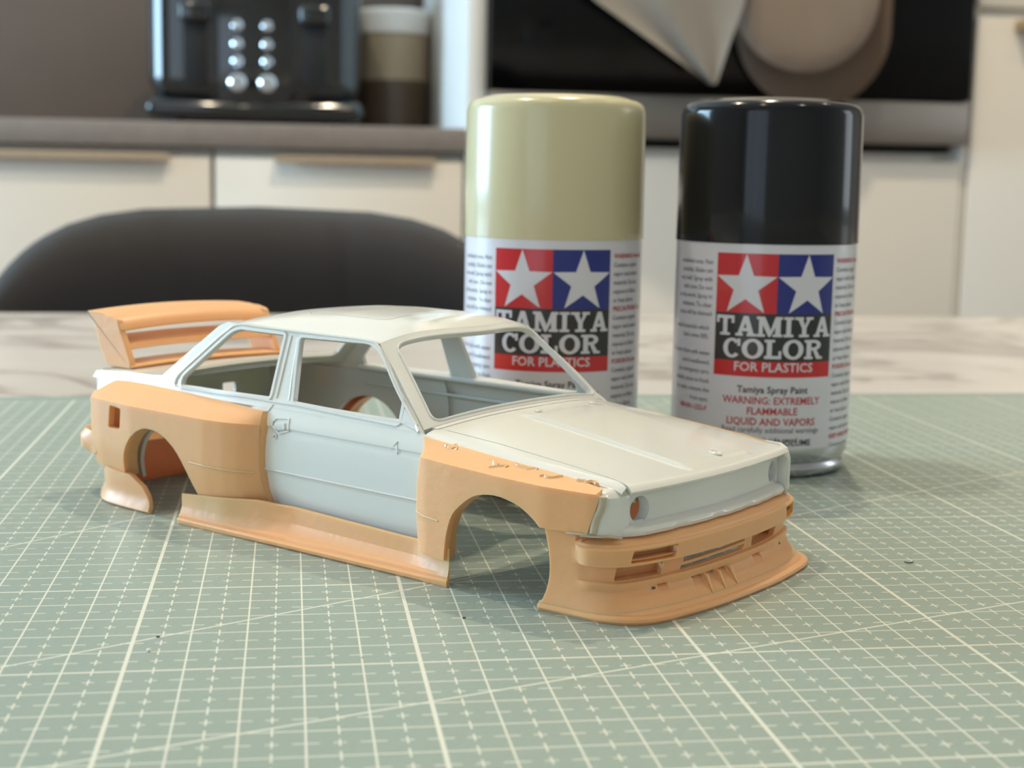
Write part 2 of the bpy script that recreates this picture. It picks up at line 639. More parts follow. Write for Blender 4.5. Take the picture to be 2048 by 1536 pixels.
# tall oven housing
t = thing('oven_housing', 'tall cream oven housing cabinet holding the black built-in oven', 'cabinet', W(23.4, K, FLOOR))
HT = 215.0
w = 62.8
zo = 12.6 - FLOOR
box('side_panel', 0, 2.2, 0, 58, 0, HT, M_CABSIDE, t, 0.1)
box('side_panel', w - 0.8, w, 0.3, 58, 0, HT, M_CAB, t, 0.1)
box('back_panel', 2.2, w - 0.8, 57, 58, 0, HT, M_CAB, t, 0.1)
box('shelf', 2.2, w - 0.8, 2.5, 57, zo - 2.0, zo - 0.2, M_CAB, t, 0.1)
box('shelf', 2.2, w - 0.8, 2.5, 57, zo + 60.2, zo + 62, M_CAB, t, 0.1)
box('drawer_front', 2.3, w - 0.9, 0, 2, 12, zo - 1.2, M_CAB, t, 0.15)
box('door', 2.3, w - 0.9, 0, 2, zo + 61, HT - 0.5, M_CAB, t, 0.15)
box('plinth', 2, w - 1.5, 5, 7, 0, 11, M_CAB, t, 0.1)

ov = thing('oven', 'black glass built-in oven with a steel strip along its lower edge', 'oven', W(23.4, K, 12.7))
box('oven_body', 2.5, w - 1.1, 3, 50, 0, 59, M_DARKP, ov, 0.2)
dg = box('door_glass', 2.35, w - 0.95, -1.8, 2.8, 6.0, 48, M_OVEN, ov, 0.25)
box('steel_strip', 2.35, w - 0.95, -1.8, 2.8, 0.7, 5.8, M_STEEL, ov, 0.2)
box('control_panel', 2.35, w - 0.95, -1.8, 2.8, 48.3, 59, M_OVEN, ov, 0.25)
sweep('door_handle', [(8, -1.7, 44), (8, -5.2, 44), (52, -5.2, 44), (52, -1.7, 44)], 0.8, M_STEEL, ov, 10)

# tall cabinet at right
t = thing('tall_cabinet', 'tall cream larder cabinet right of the oven with a gap above its lower door', 'cabinet', W(86.2, K, FLOOR))
box('cabinet_body', 0, 60, 2.2, 58, 10, HT, M_CAB, t, 0.1)
d = box('door', 0.2, 59.8, 0, 2, 10.4, 29.2 - FLOOR, M_CAB, t, 0.15)
box('handle', 5.0, 30.0, -2.4, 0.02, 27.6 - FLOOR, 28.8 - FLOOR, M_HANDLE, d, 0.2)
box('door', 0.2, 59.8, 0, 2, 30.4 - FLOOR, HT - 0.4, M_CAB, t, 0.15)
box('plinth', 0, 60, 5, 7, 0, 10, M_CAB, t, 0.1)

# toaster
tv = 176.0
t = thing('toaster', 'glossy black four-slot toaster with two columns of chrome knobs on the worktop', 'toaster', W(-1.45, tv, 14.1))
t.scale = (1.045, 1.0, 1.045)
bm = box_bm(bmesh.new(), -13.6, 13.2, 0, 24, 3.0, 20.6, 3.4, 6)
bmobj('toaster_body', bm, M_TOAST, t, 40)
bm = box_bm(bmesh.new(), -13.9, 13.5, -0.4, 24.4, 1.2, 3.9, 1.2, 3)
bmobj('base_band', bm, M_TOAST, t, 40)
for sx in (-10, 10):
    for sy in (3, 21):
        lathe('foot', [(0, 0), (1.0, 0), (1.0, 1.5), (0, 1.5)], M_DARKP, t, 16, (sx, sy))
box('centre_panel', -4.9, 4.2, -0.25, 0.3, 3.4, 18, M_TOAST, t, 0.2)
for xk in (-2.4, 1.3):
    for zk in (12.9, 10.6, 8.5):
        b = lathe('button', [(0, 0.75), (0.45, 0.72), (0.68, 0.5), (0.72, 0.0)], M_CHROME, t, 20)
        b.location = (xk * CM, -0.2 * CM, zk * CM)
        b.rotation_euler = (math.pi / 2, 0, 0)
    b = lathe('dial', [(0, 1.5), (0.8, 1.46), (1.08, 1.2), (1.15, 0.0)], M_CHROME, t, 24)
    b.location = (xk * CM, -0.2 * CM, 5.8 * CM)
    b.rotation_euler = (math.pi / 2, 0, 0)
for xs in (-7.6, 7.2):
    box('lever_slot', xs - 1.5, xs + 1.5, -0.12, 0.3, 5.2, 14.2, M_DARKP, t, 0.1)
    lv = box('lever', xs - 1.9, xs + 1.9, -1.5, 0.0, 13.2, 15.6, M_TOAST, t, 0.5, 3)
for xs in (-9.4, -3.3, 3.3, 9.4):
    box('bread_slot', xs - 1.6, xs + 1.6, 3.2, 20.8, 19.6, 20.05, M_DARKP, t, 0.1)

t = thing('storage_canister', 'beige lidded canister with a brown lower band right of the toaster', 'canister', W(17.95, 196, 14.1))
t.scale = (0.96, 0.96, 1.05)
lathe('canister_body', [(0, 0.2), (5.0, 0.2), (5.25, 0.5), (5.25, 15.2)], M_CAN_C, t, 48)
lathe('base_band', [(5.28, 0.4), (5.34, 0.5), (5.34, 7.6), (5.28, 7.7)], M_CAN_B, t, 48)
lathe('lid', [(5.25, 14.0), (5.5, 14.1), (5.5, 16.9), (5.1, 17.4), (0, 17.6)], M_CABSIDE, t, 48)

# towel folded over the oven handle: a corner hangs down
tw = bpy.data.meshes.new('dish_towel')
vs, fs = [], []
nu, nv = 14, 22
zt = 12.7 + 44.0
for side in (0, 1):
    for j in range(nv + 1):
        q = j / nv
        zz = zt + 0.9 - q * (zt + 0.9 - 19.4)
        left = float(np.interp(q, [0, 0.45, 0.754, 1], [27, 27, 35.3, 50.0]))
        right = float(np.interp(q, [0, 0.754, 0.9, 1], [58, 53.7, 51.8, 50.6]))
        for i in range(nu + 1):
            p = i / nu
            x = left + (right - left) * p
            yy = K - 9.6 - 0.5 * math.sin(p * 11 + q * 3) * (0.4 + q * 0.6) - 0.5 * side
            vs.append((x, yy + (0.35 if side else 0), zz))
row = nu + 1
off = row * (nv + 1)
for s in (0, 1):
    for j in range(nv):
        for i in range(nu):
            a = s * off + j * row + i
            q = (a, a + 1, a + row + 1, a + row)
            fs.append(q if s else q[::-1])
for j in range(nv):
    for i0 in (0, nu):
        a = j * row + i0
        q = (a, a + row, a + row + off, a + off)
        fs.append(q if i0 else q[::-1])
for i in range(nu):
    for j0 in (0, nv):
        a = j0 * row + i
        q = (a, a + 1, a + 1 + off, a + off)
        fs.append(q if j0 == 0 else q[::-1])
o = mobj('dish_towel', vs, fs, M_TOWEL, None, 60, loc=W(0, 0))
tag(o, 'grey dish towel hanging from the oven handle, its corner pointing down', 'towel')

# double oven mitt beside it: two round-bottomed pads
t = thing('oven_mitt', 'taupe padded oven mitt with two round pads hanging in front of the oven', 'oven mitt', W(0, K, 0))


def pad(name, cx, hw, zb, ztop, y0, th, m):
    pts = []
    n = 24
    for i in range(n + 1):
        a = math.pi + math.pi * i / n
        pts.append((cx + hw * math.cos(a), zb + hw + hw * math.sin(a)))
    pts = [(cx - hw, ztop)] + pts + [(cx + hw, ztop)]
    outl = rounded(pts, 0.3, 2)
    def fr(u, v):
        d = min(math.hypot(u - cx, max(0, (zb + hw) - v)) / hw, 1) if v < zb + hw else abs(u - cx) / hw
        return (u, y0 - th * math.sqrt(max(0, 1 - min(d, 1) ** 4)), v)
    patch(name, outl, fr, m, t, 1.1, 0.5, angle=60)


pad('front_pad', 61.9, 8.9, 21.2, 55.5, -6.9, 0.9, M_MITT)
pad('rear_pad', 64.4, 9.7, 17.2, 55.5, -3.0, 0.7, M_MITT2)
sweep('hanging_loop', [(62.5, -7.0, 55.0), (62.5, -6.9, 57.9), (62.5, -5.2, 58.9), (62.5, -3.4, 57.9), (62.5, -3.1, 55.0)], 0.4, M_MITT2, t, 8)

#@@TABLE
# ------------------------------------------------------------------ table, chair, mat
t = thing('dining_table', 'cream marble-topped dining table under the green cutting mat', 'table', W(18, 10, FLOOR))
H = TABLE * 100
box('tabletop', -90, 90, -54, 58.5, H - 2.2, H, M_MARBLE, t, 0.5, 3)
for sx in (-80, 80):
    for sy in (-46, 46):
        box('leg', sx - 3, sx + 3, sy - 3, sy + 3, 0, H - 2.2, M_BLKMETAL, t, 0.3)
box('apron', -80, 80, 45, 47, H - 8, H - 2.2, M_BLKMETAL, t, 0.2)
box('apron', -80, 80, -47, -45, H - 8, H - 2.2, M_BLKMETAL, t, 0.2)

mt = box('cutting_mat', -25.5, 58, -28.3, 31.35, -MAT_T, 0, M_MAT, None, 0.06, 2, loc=W(0, 0))
tag(mt, 'sage green cutting mat printed with a white centimetre grid, on the marble table', 'cutting mat')

# upholstered chair behind the table
cv = 84.0
t = thing('dining_chair', 'charcoal velvet dining chair with a rounded vertically seamed backrest behind the table', 'chair', W(0.6, cv, FLOOR))
zs = -FLOOR


def chair_back():
    # rows of a padded shell, rounded upper corners
    n, k = 56, 26
    top = zs + 6.0
    bot = 47.0
    vs, fs = [], []
    half = [(0, 6.0), (8, 5.75), (11, 5.3), (13.2, 4.6), (15, 3.6), (16.4, 2.4), (17.6, 0.9), (18.6, -0.8), (19.5, -3.4), (20.2, -9)]
    hx, hz = [a for a, _ in half], [b for _, b in half]
    for side in (0, 1):
        for j in range(k + 1):
            q = j / k
            for i in range(n + 1):
                p = -1 + 2 * i / n
                x = p * 20.4
                zt2 = zs + float(np.interp(abs(x), hx + [20.5], hz + [-20]))
                z = bot + (zt2 - bot) * q
                edge = min(1.0, (1 - abs(p)) * 5, (1 - q) * 7)
                e = math.sqrt(max(0.0, 1 - (1 - max(0.0, edge)) ** 2))
                ch = 0.0
                for xc in (-6.0, 6.0):
                    ch += math.exp(-((x - xc) / 0.45) ** 2)
                y = (x / 20) ** 2 * -5.0 - (top - z) * 0.10
                y += (-(2.6 * e - 0.30 * ch * e) if side == 0 else 2.0 * e)
                vs.append((x, y, z))
    r = n + 1
    off = r * (k + 1)
    for s in (0, 1):
        for j in range(k):
            for i in range(n):
                a = s * off + j * r + i
                q4 = (a, a + 1, a + r + 1, a + r)
                fs.append(q4 if s == 0 else q4[::-1])
    for j in range(k):
        for i0 in (0, n):
            a = j * r + i0
            fs.append((a, a + r, a + r + off, a + off))
    for i in range(n):
        for j0 in (0, k):
            a = j0 * r + i
            fs.append((a, a + 1, a + 1 + off, a + off))
    return mobj('backrest', vs, fs, M_VELVET, t, 60)


chair_back()
bm = box_bm(bmesh.new(), -20, 20, -42, 1.5, 40, 47.2, 2.6, 4)
bmobj('seat', bm, M_VELVET, t, 40)
for sx in (-1, 1):
    sweep('leg', [(sx * 17, -38, 41), (sx * 20, -42, 0)], 1.2, M_BLKMETAL, t, 12)
    sweep('leg', [(sx * 17, -3, 41), (sx * 20, 4, 0)], 1.2, M_BLKMETAL, t, 12)

#@@CANS
# ------------------------------------------------------------------ spray cans
RC = 2.62


def on_can(ang0, h, r=RC + 0.006):
    """(s, t) centimetres on the label -> point on the cylinder; ang0 faces the reader"""
    def f(s, tt):
        a = ang0 + s / RC
        return (r * math.cos(a), r * math.sin(a), h + tt)
    return f


def curved_panel(name, s0, s1, t0, t1, ang, m, parent, lift=0.006):
    n = max(2, int(abs(s1 - s0) / 0.12))
    f = on_can(ang, 0, RC + lift)
    vs = [f(s0 + (s1 - s0) * i / n, tt) for i in range(n + 1) for tt in (t0, t1)]
    fs = [(2 * i, 2 * i + 2, 2 * i + 3, 2 * i + 1) for i in range(n)]
    return mobj(name, vs, fs, m, parent, 60)


def curved_polys(name, polys, ang, m, parent, lift=0.012):
    """flat polygons on the label, cut into thin strips by the triangulator and wrapped round the can"""
    f = on_can(ang, 0, RC + lift)
    vs, fs = [], []
    for poly in polys:
        pts = resample(poly, 0.12)
        xs = [p[0] for p in pts]
        ys = [p[1] for p in pts]
        edges = [(i, (i + 1) % len(pts)) for i in range(len(pts))]
        extra = []
        y = min(ys) + 0.06
        while y < max(ys):
            x = min(xs) + 0.06
            while x < max(xs):
                if inside(x, y, pts) and min((x - a) ** 2 + (y - b) ** 2 for a, b in pts) > 0.0025:
                    extra.append((x, y))
                x += 0.15
            y += 0.15
        vo, _, fo, _, _, _ = delaunay_2d_cdt([Vector(p) for p in pts + extra], edges, [], 0, 1e-6)
        b0 = len(vs)
        vs += [f(p.x, p.y) for p in vo]
        for q in fo:
            if inside(sum(vo[i].x for i in q) / 3, sum(vo[i].y for i in q) / 3, pts):
                fs.append(tuple(i + b0 for i in q))
    return mobj(name, vs, fs, m, parent, 60)


def arc(cx, cy, rx, ry, a0, a1, w, wy=None, n=18):
    """thick elliptical arc as a polygon"""
    wy = wy or w
    o = [(cx + rx * math.cos(math.radians(a0 + (a1 - a0) * i / n)), cy + ry * math.sin(math.radians(a0 + (a1 - a0) * i / n))) for i in range(n + 1)]
    q = [(cx + (rx - w) * math.cos(math.radians(a0 + (a1 - a0) * i / n)), cy + (ry - wy) * math.sin(math.radians(a0 + (a1 - a0) * i / n))) for i in range(n + 1)]
    return o + q[::-1]


def rect(x0, y0, x1, y1):
    return [(x0, y0), (x1, y0), (x1, y1), (x0, y1)]


SER = 0.13
GLYPH = {      # bold slab serif capitals on a unit cell
    'T': [rect(0.38, 0, 0.62, 1), rect(0, 0.84, 1, 1), rect(0, 0.62, 0.15, 0.9), rect(0.85, 0.62, 1, 0.9), rect(0.22, 0, 0.78, SER)],
    'A': [[(0.08, 0), (0.27, 0), (0.54, 0.8), (0.62, 1), (0.40, 1)], [(0.68, 0), (0.95, 0), (0.64, 1), (0.40, 1)], rect(0.25, 0.24, 0.78, 0.4),
          rect(0, 0, 0.38, SER), rect(0.58, 0, 1.03, SER)],
    'M': [rect(0.08, 0, 0.24, 1), rect(0.76, 0, 0.98, 1), [(0.08, 1), (0.32, 1), (0.58, 0.3), (0.48, 0.0)], [(0.48, 0), (0.58, 0.3), (0.84, 1), (0.76, 0.75)],
          [(0.48, 0.0), (0.56, 0), (0.98, 1), (0.76, 1)],
          rect(-0.02, 0, 0.34, SER), rect(0.66, 0, 1.06, SER), rect(-0.02, 1 - SER, 0.3, 1), rect(0.76, 1 - SER, 1.06, 1)],
    'I': [rect(0.3, 0, 0.7, 1), rect(0.08, 0, 0.92, SER), rect(0.08, 1 - SER, 0.92, 1)],
    'Y': [rect(0.38, 0, 0.63, 0.5), [(0.08, 1), (0.36, 1), (0.60, 0.45), (0.40, 0.40)], [(0.92, 1), (0.72, 1), (0.46, 0.40), (0.62, 0.45)],
          rect(0.22, 0, 0.79, SER), rect(-0.03, 1 - SER, 0.46, 1), rect(0.6, 1 - SER, 1.03, 1)],
    'C': [arc(0.5, 0.5, 0.5, 0.52, 40, 320, 0.26, 0.15), rect(0.80, 0.62, 0.96, 1.0)],
    'O': [arc(0.5, 0.5, 0.53, 0.52, 0, 180, 0.26, 0.15), arc(0.5, 0.5, 0.53, 0.52, 180, 360, 0.26, 0.15)],
    'L': [rect(0.14, 0, 0.42, 1), rect(0, 0, 0.95, 0.16), rect(0, 1 - SER, 0.58, 1), rect(0.8, 0, 0.96, 0.42)],
    'R': [rect(0.12, 0, 0.38, 1), arc(0.52, 0.73, 0.42, 0.27, -90, 90, 0.24, 0.15), rect(0.3, 0.85, 0.55, 1), rect(0.3, 0.46, 0.55, 0.6),
          [(0.46, 0.5), (0.68, 0.5), (0.98, 0), (0.70, 0)], rect(0, 0, 0.48, SER), rect(0.70, 0, 1.05, SER), rect(0, 1 - SER, 0.3, 1)],
}


def slab_word(word, s0, s1, t0, t1, adv=None):
    wid = adv or [1.0] * len(word)
    tot = sum(wid)
    polys = []
    x = s0
    for ch, wd in zip(word, wid):
        cw = (s1 - s0) * wd / tot
        for g in GLYPH[ch]:
            polys.append([(x + a * cw * 0.93, t0 + b * (t1 - t0)) for a, b in g])
        x += cw
    return polys


def star(cx, cy, r):
    p = []
    for i in range(10):
        a = math.radians(90 + 36 * i)
        q = r if i % 2 == 0 else r * 0.40
        p.append((cx + q * math.cos(a), cy + q * math.sin(a)))
    return p


FONT_CACHE = {}


def text_wrap(name, lines, ang, s, top, size, m, parent, align='CENTER', lead=None, lift=0.010, stretch=1.0, bold=0.0):
    """flat print: text turned into outlines and wrapped round the can"""
    cu = bpy.data.curves.new('tmp_text', 'FONT')
    cu.body = '\n'.join(lines)
    cu.size = size
    cu.align_x = align
    cu.space_line = (lead or size * 1.1) / size
    cu.resolution_u = 2
    cu.offset = bold
    cu.fill_mode = 'FRONT'
    ob = bpy.data.objects.new('tmp_text', cu)
    COL.objects.link(ob)
    dg = bpy.context.evaluated_depsgraph_get()
    me = bpy.data.meshes.new_from_object(ob.evaluated_get(dg))
    bpy.data.objects.remove(ob)
    f = on_can(ang, 0, RC + lift)
    vs = [f(s + v.co.x * stretch, top - size * 0.7 + v.co.y) for v in me.vertices]
    fs = [tuple(p.vertices) for p in me.polygons]
    bpy.data.meshes.remove(me)
    return mobj(name, vs, fs, m, parent, 60)


def spray_can(u, v, face_ang, cap_m, label, twist):
    t = thing('spray_can', label, 'spray can', W(u, v, 0), 0, 'spray paint cans')
    lathe('bottom_rim', [(0, 0.25), (1.9, 0.2), (2.25, 0.0), (2.40, 0.02), (2.52, 0.16), (2.55, 0.32), (2.47, 0.42)], M_TIN, t, 96, angle=50)
    body = lathe('can_body', [(2.47, 0.42), (2.58, 0.62), (2.60, 0.85), (2.60, 6.7), (2.3, 7.0), (0, 7.4)], M_TIN, t, 96, angle=50)
    lab = lathe('label', [(2.605, 0.88), (RC, 0.88), (RC, 6.64), (2.605, 6.64)], M_LABEL, t, 128, angle=50)
    cap = lathe('cap', [(2.50, 6.60), (2.635, 6.62), (2.645, 6.68), (2.62, 10.22), (2.585, 10.38), (2.50, 10.50), (2.36, 10.57), (2.2, 10.60),
                        (2.12, 10.64), (1.95, 10.68), (1.0, 10.72), (0, 10.73)], cap_m, t, 128, angle=50)
    A = face_ang
    hw = 1.74
    # logo panel
    curved_panel('logo_square', -hw, 0.0, 4.70, 6.36, A, M_RED, lab).name = 'red_square'
    curved_panel('blue_square', 0.0, hw, 4.70, 6.36, A, M_BLUE, lab)
    curved_panel('black_panel', -hw, hw, 3.36, 4.70, A, M_BLACK, lab)
    curved_panel('red_band', -hw, hw, 2.92, 3.36, A, M_RED, lab)
    for i, cx in enumerate((-hw / 2, hw / 2)):
        curved_polys('star', [star(cx, 5.45, 0.90)], A, M_LABEL, lab)
    curved_polys('lettering', slab_word('TAMIYA', -hw + 0.05, hw - 0.02, 4.06, 4.62, [1.0, 1.05, 1.25, 0.62, 1.0, 1.05]), A, M_LABEL, lab)
    curved_polys('lettering', slab_word('COLOR', -hw + 0.28, hw - 0.28, 3.44, 3.98, [1.0, 1.1, 0.95, 1.1, 1.1]), A, M_LABEL, lab)
    text_wrap('lettering', ['FOR PLASTICS'], A, 0.0, 3.33, 0.36, M_LABEL, lab, lift=0.012, bold=0.004)
    text_wrap('lettering', ['Tamiya Spray Paint'], A, 0.0, 2.66, 0.27, M_DARKTXT, lab, bold=0.004, stretch=0.98)
    text_wrap('lettering', ['WARNING: EXTREMELY', 'FLAMMABLE', 'LIQUID AND VAPORS'], A, 0.0, 2.36, 0.29, M_REDTXT, lab, lead=0.30, bold=0.004, stretch=0.92)
    text_wrap('lettering', ['Read carefully additional warnings', 'on back side panel.'], A, 0.0, 1.50, 0.22, M_GREYTXT, lab, lead=0.27, stretch=0.95)
    text_wrap('lettering', ['100ml VOLUME'], A, 0.35, 1.06 + 0.1, 0.25, M_DARKTXT, lab, bold=0.004)
    # small print left of the logo
    text_wrap('lettering', ['ventilated area. Not', 'carefully. Shake can', 'very well. Spray with', 'with care. Do not', 'on the work. Spray in', 'moisture. To clear', 'spray will be thinned'],
              A, -hw - 0.14, 6.15, 0.19, M_GREYTXT, lab, 'RIGHT', 0.245, stretch=0.9)
    text_wrap('lettering', ['sealed materials which', 'have some 50%.'], A, -hw - 0.2, 4.28, 0.19, M_GREYTXT, lab, 'RIGHT', 0.245, stretch=0.9)
    text_wrap('lettering', ['If on skin, flush with water', 'and if swallowed,', 'get emergency care.', 'inhaled, move to fresh', 'air, wash, remove the', 'from eyes.'],
              A, -hw - 0.14, 3.56, 0.19, M_GREYTXT, lab, 'RIGHT', 0.265, stretch=0.9)
    text_wrap('lettering', ['000-001-1222-F'], A, -hw - 0.2, 1.98, 0.20, M_REDTXT, lab, 'RIGHT', stretch=0.9, bold=0.003)
    # small print right of the logo
    grey = ['Contains organic', 'vapor and solvent', 'material. Do not', 'expose to flame', 'or heat above']
    y = 6.25
    for red, n in (('WARNING: Harmful', 5), ('PRECAUTIONS: Use', 5), ('POISON: If in the', 7), ('KEEP AWAY FROM', 1), ('DANGER: Avoid', 3)):
        text_wrap('lettering', [red], A, hw + 0.14, y, 0.19, M_REDTXT, lab, 'LEFT', stretch=0.9, bold=0.003)
        y -= 0.25
        text_wrap('lettering', [grey[i % 5] for i in range(n)], A, hw + 0.14, y, 0.19, M_GREYTXT, lab, 'LEFT', 0.25, stretch=0.9)
        y -= 0.25 * n
        if y < 1.2:
            break
    return t


def toward_cam(u, v):
    return math.atan2(-24.37 - v, 2.79 - u)


spray_can(10.50, 18.60, toward_cam(10.50, 18.60) + 0.0, M_CAPB, 'white spray paint can with a glossy beige cap, behind the model car roof', 0)
spray_can(16.62, 17.35, toward_cam(16.62, 17.35) + math.radians(8), M_CAPK, 'white spray paint can with a glossy black cap, behind the model car nose', 0)

#@@CAR
# ------------------------------------------------------------------ the model car (local axes: x forward, y to its left, cm)
TH = math.radians(-48.3)
X0 = -4.0
LC = 11.28
cx0 = X0 * math.cos(TH) + LC * -math.sin(TH)
cy0 = X0 * math.sin(TH) + LC * math.cos(TH)
CAR = thing('model_car', 'unpainted white scale model coupe body shell with orange resin wide body kit', 'model car', W(cx0, cy0, 0), TH)


def cp(x, y, z):
    return (x - X0, y, z)


GZ = [0.5, 0.8, 1.1, 1.55, 2.0, 2.45, 2.6, 2.8, 3.0, 3.12, 3.3, 4.0, 4.75, 5.2]
GW = [3.24, 3.32, 3.39, 3.44, 3.46, 3.44, 3.38, 3.34, 3.26, 3.18, 3.11, 2.86, 2.58, 2.42]


def wb(x, z):
    w = itp(z, GZ, GW)
    if x > -0.5:
        w -= 0.012 * (x + 0.5) ** 2
    if x < -8.5:
        w -= 0.010 * (x + 8.5) ** 2
    return w


RCX = [-12.3, -11.3, -9.8, -7, -6.4, -6.0, -5.75, -5.5, -5.2]
RCW = [3.62, 3.90, 4.06, 4.05, 3.98, 3.88, 3.77, 3.62, 3.52]


def wr(x, z):
    wc = itp(x, RCX, RCW)
    zt = 3.04
    if z >= 2.62:
        k = (z - 2.62) / (zt - 2.62)
        k = min(1.15, k)
        k = k ** 1.15 if k > 0 else 0
        return wc + (wb(x, zt) + 0.06 - wc) * k
    d = 0.02 * (2.62 - z)
    return wc - d - 0.20 * max(0, 1.5 - z) ** 1.5


FCX = [-0.8, -0.45, -0.2, 0.6, 2, 3, 4.0, 4.4]
FCW = [3.52, 3.66, 3.76, 3.84, 3.90, 3.88, 3.68, 3.50]


def wf(x, z):
    wc = itp(x, FCX, FCW)
    zc, zt = 2.60 - 0.03 * (x + 0.5), 2.95 - 0.08 * (x + 0.6)
    if z >= zc:
        return wc + (wb(x, zt) + 0.05 - wc) * min(1.2, (z - zc) / (zt - zc))
    return wc - 0.01 * (zc - z)


def side(s, wfun, extra=0.0):
    return lambda x, z: cp(x, s * (wfun(x, z) + extra), z)


def hood_z(x, y):
    zc = itp(x, [-1.0, -0.3, 1.0, 2.5, 3.8, 4.4, 4.8], [3.36, 3.29, 3.13, 2.90, 2.70, 2.60, 2.55])
    ze = itp(x, [-0.7, 4.1, 4.6], [2.99, 2.59, 2.52])
    return zc + (ze - zc) * min(1.2, (abs(y) / 3.22)) ** 2.2


def nose_x(y):
    return 4.74 - 0.030 * y * y


def roof_z(x, y):
    zc = itp(x, [-7.95, -7.6, -7.0, -6.2, -5.0, -3.6, -2.8, -2.4, -2.1], [4.74, 4.88, 5.00, 5.08, 5.13, 5.13, 5.08, 5.00, 4.90])
    ze = itp(x, [-7.95, -7.5, -5, -2.8, -2.2], [4.66, 4.71, 4.71, 4.68, 4.60])
    return zc + (ze - zc) * min(1.05, (abs(y) / 2.60)) ** 3.0


def norm_param(P):
    d = [0.0]
    for a, b in zip(P, P[1:]):
        d.append(d[-1] + math.hypot(b[0] - a[0], b[1] - a[1]))
    return np.array(d) / d[-1], d[-1]


near_flip = {-1: False, 1: True}


def sp(name, s, outline, wfun, m, parent, extra=0.0, **kw):
    """side patch in (x, z): near side s=-1 faces -y"""
    return patch(name, outline, side(s, wfun, extra), m, parent, flip=(s > 0), **kw)


win_rear = rounded([(-8.86, 3.16), (-8.88, 3.34), (-7.55, 4.50), (-7.30, 4.60), (-5.70, 4.59), (-5.64, 3.21)], [0.05, 0.12, 0.25, 0.2, 0.05, 0.05])
win_front = rounded([(-4.80, 3.20), (-5.12, 4.58), (-2.75, 4.62), (-2.24, 4.20), (-1.50, 3.50), (-1.46, 3.13)], [0.05, 0.08, 0.3, 0.4, 0.05, 0.04])

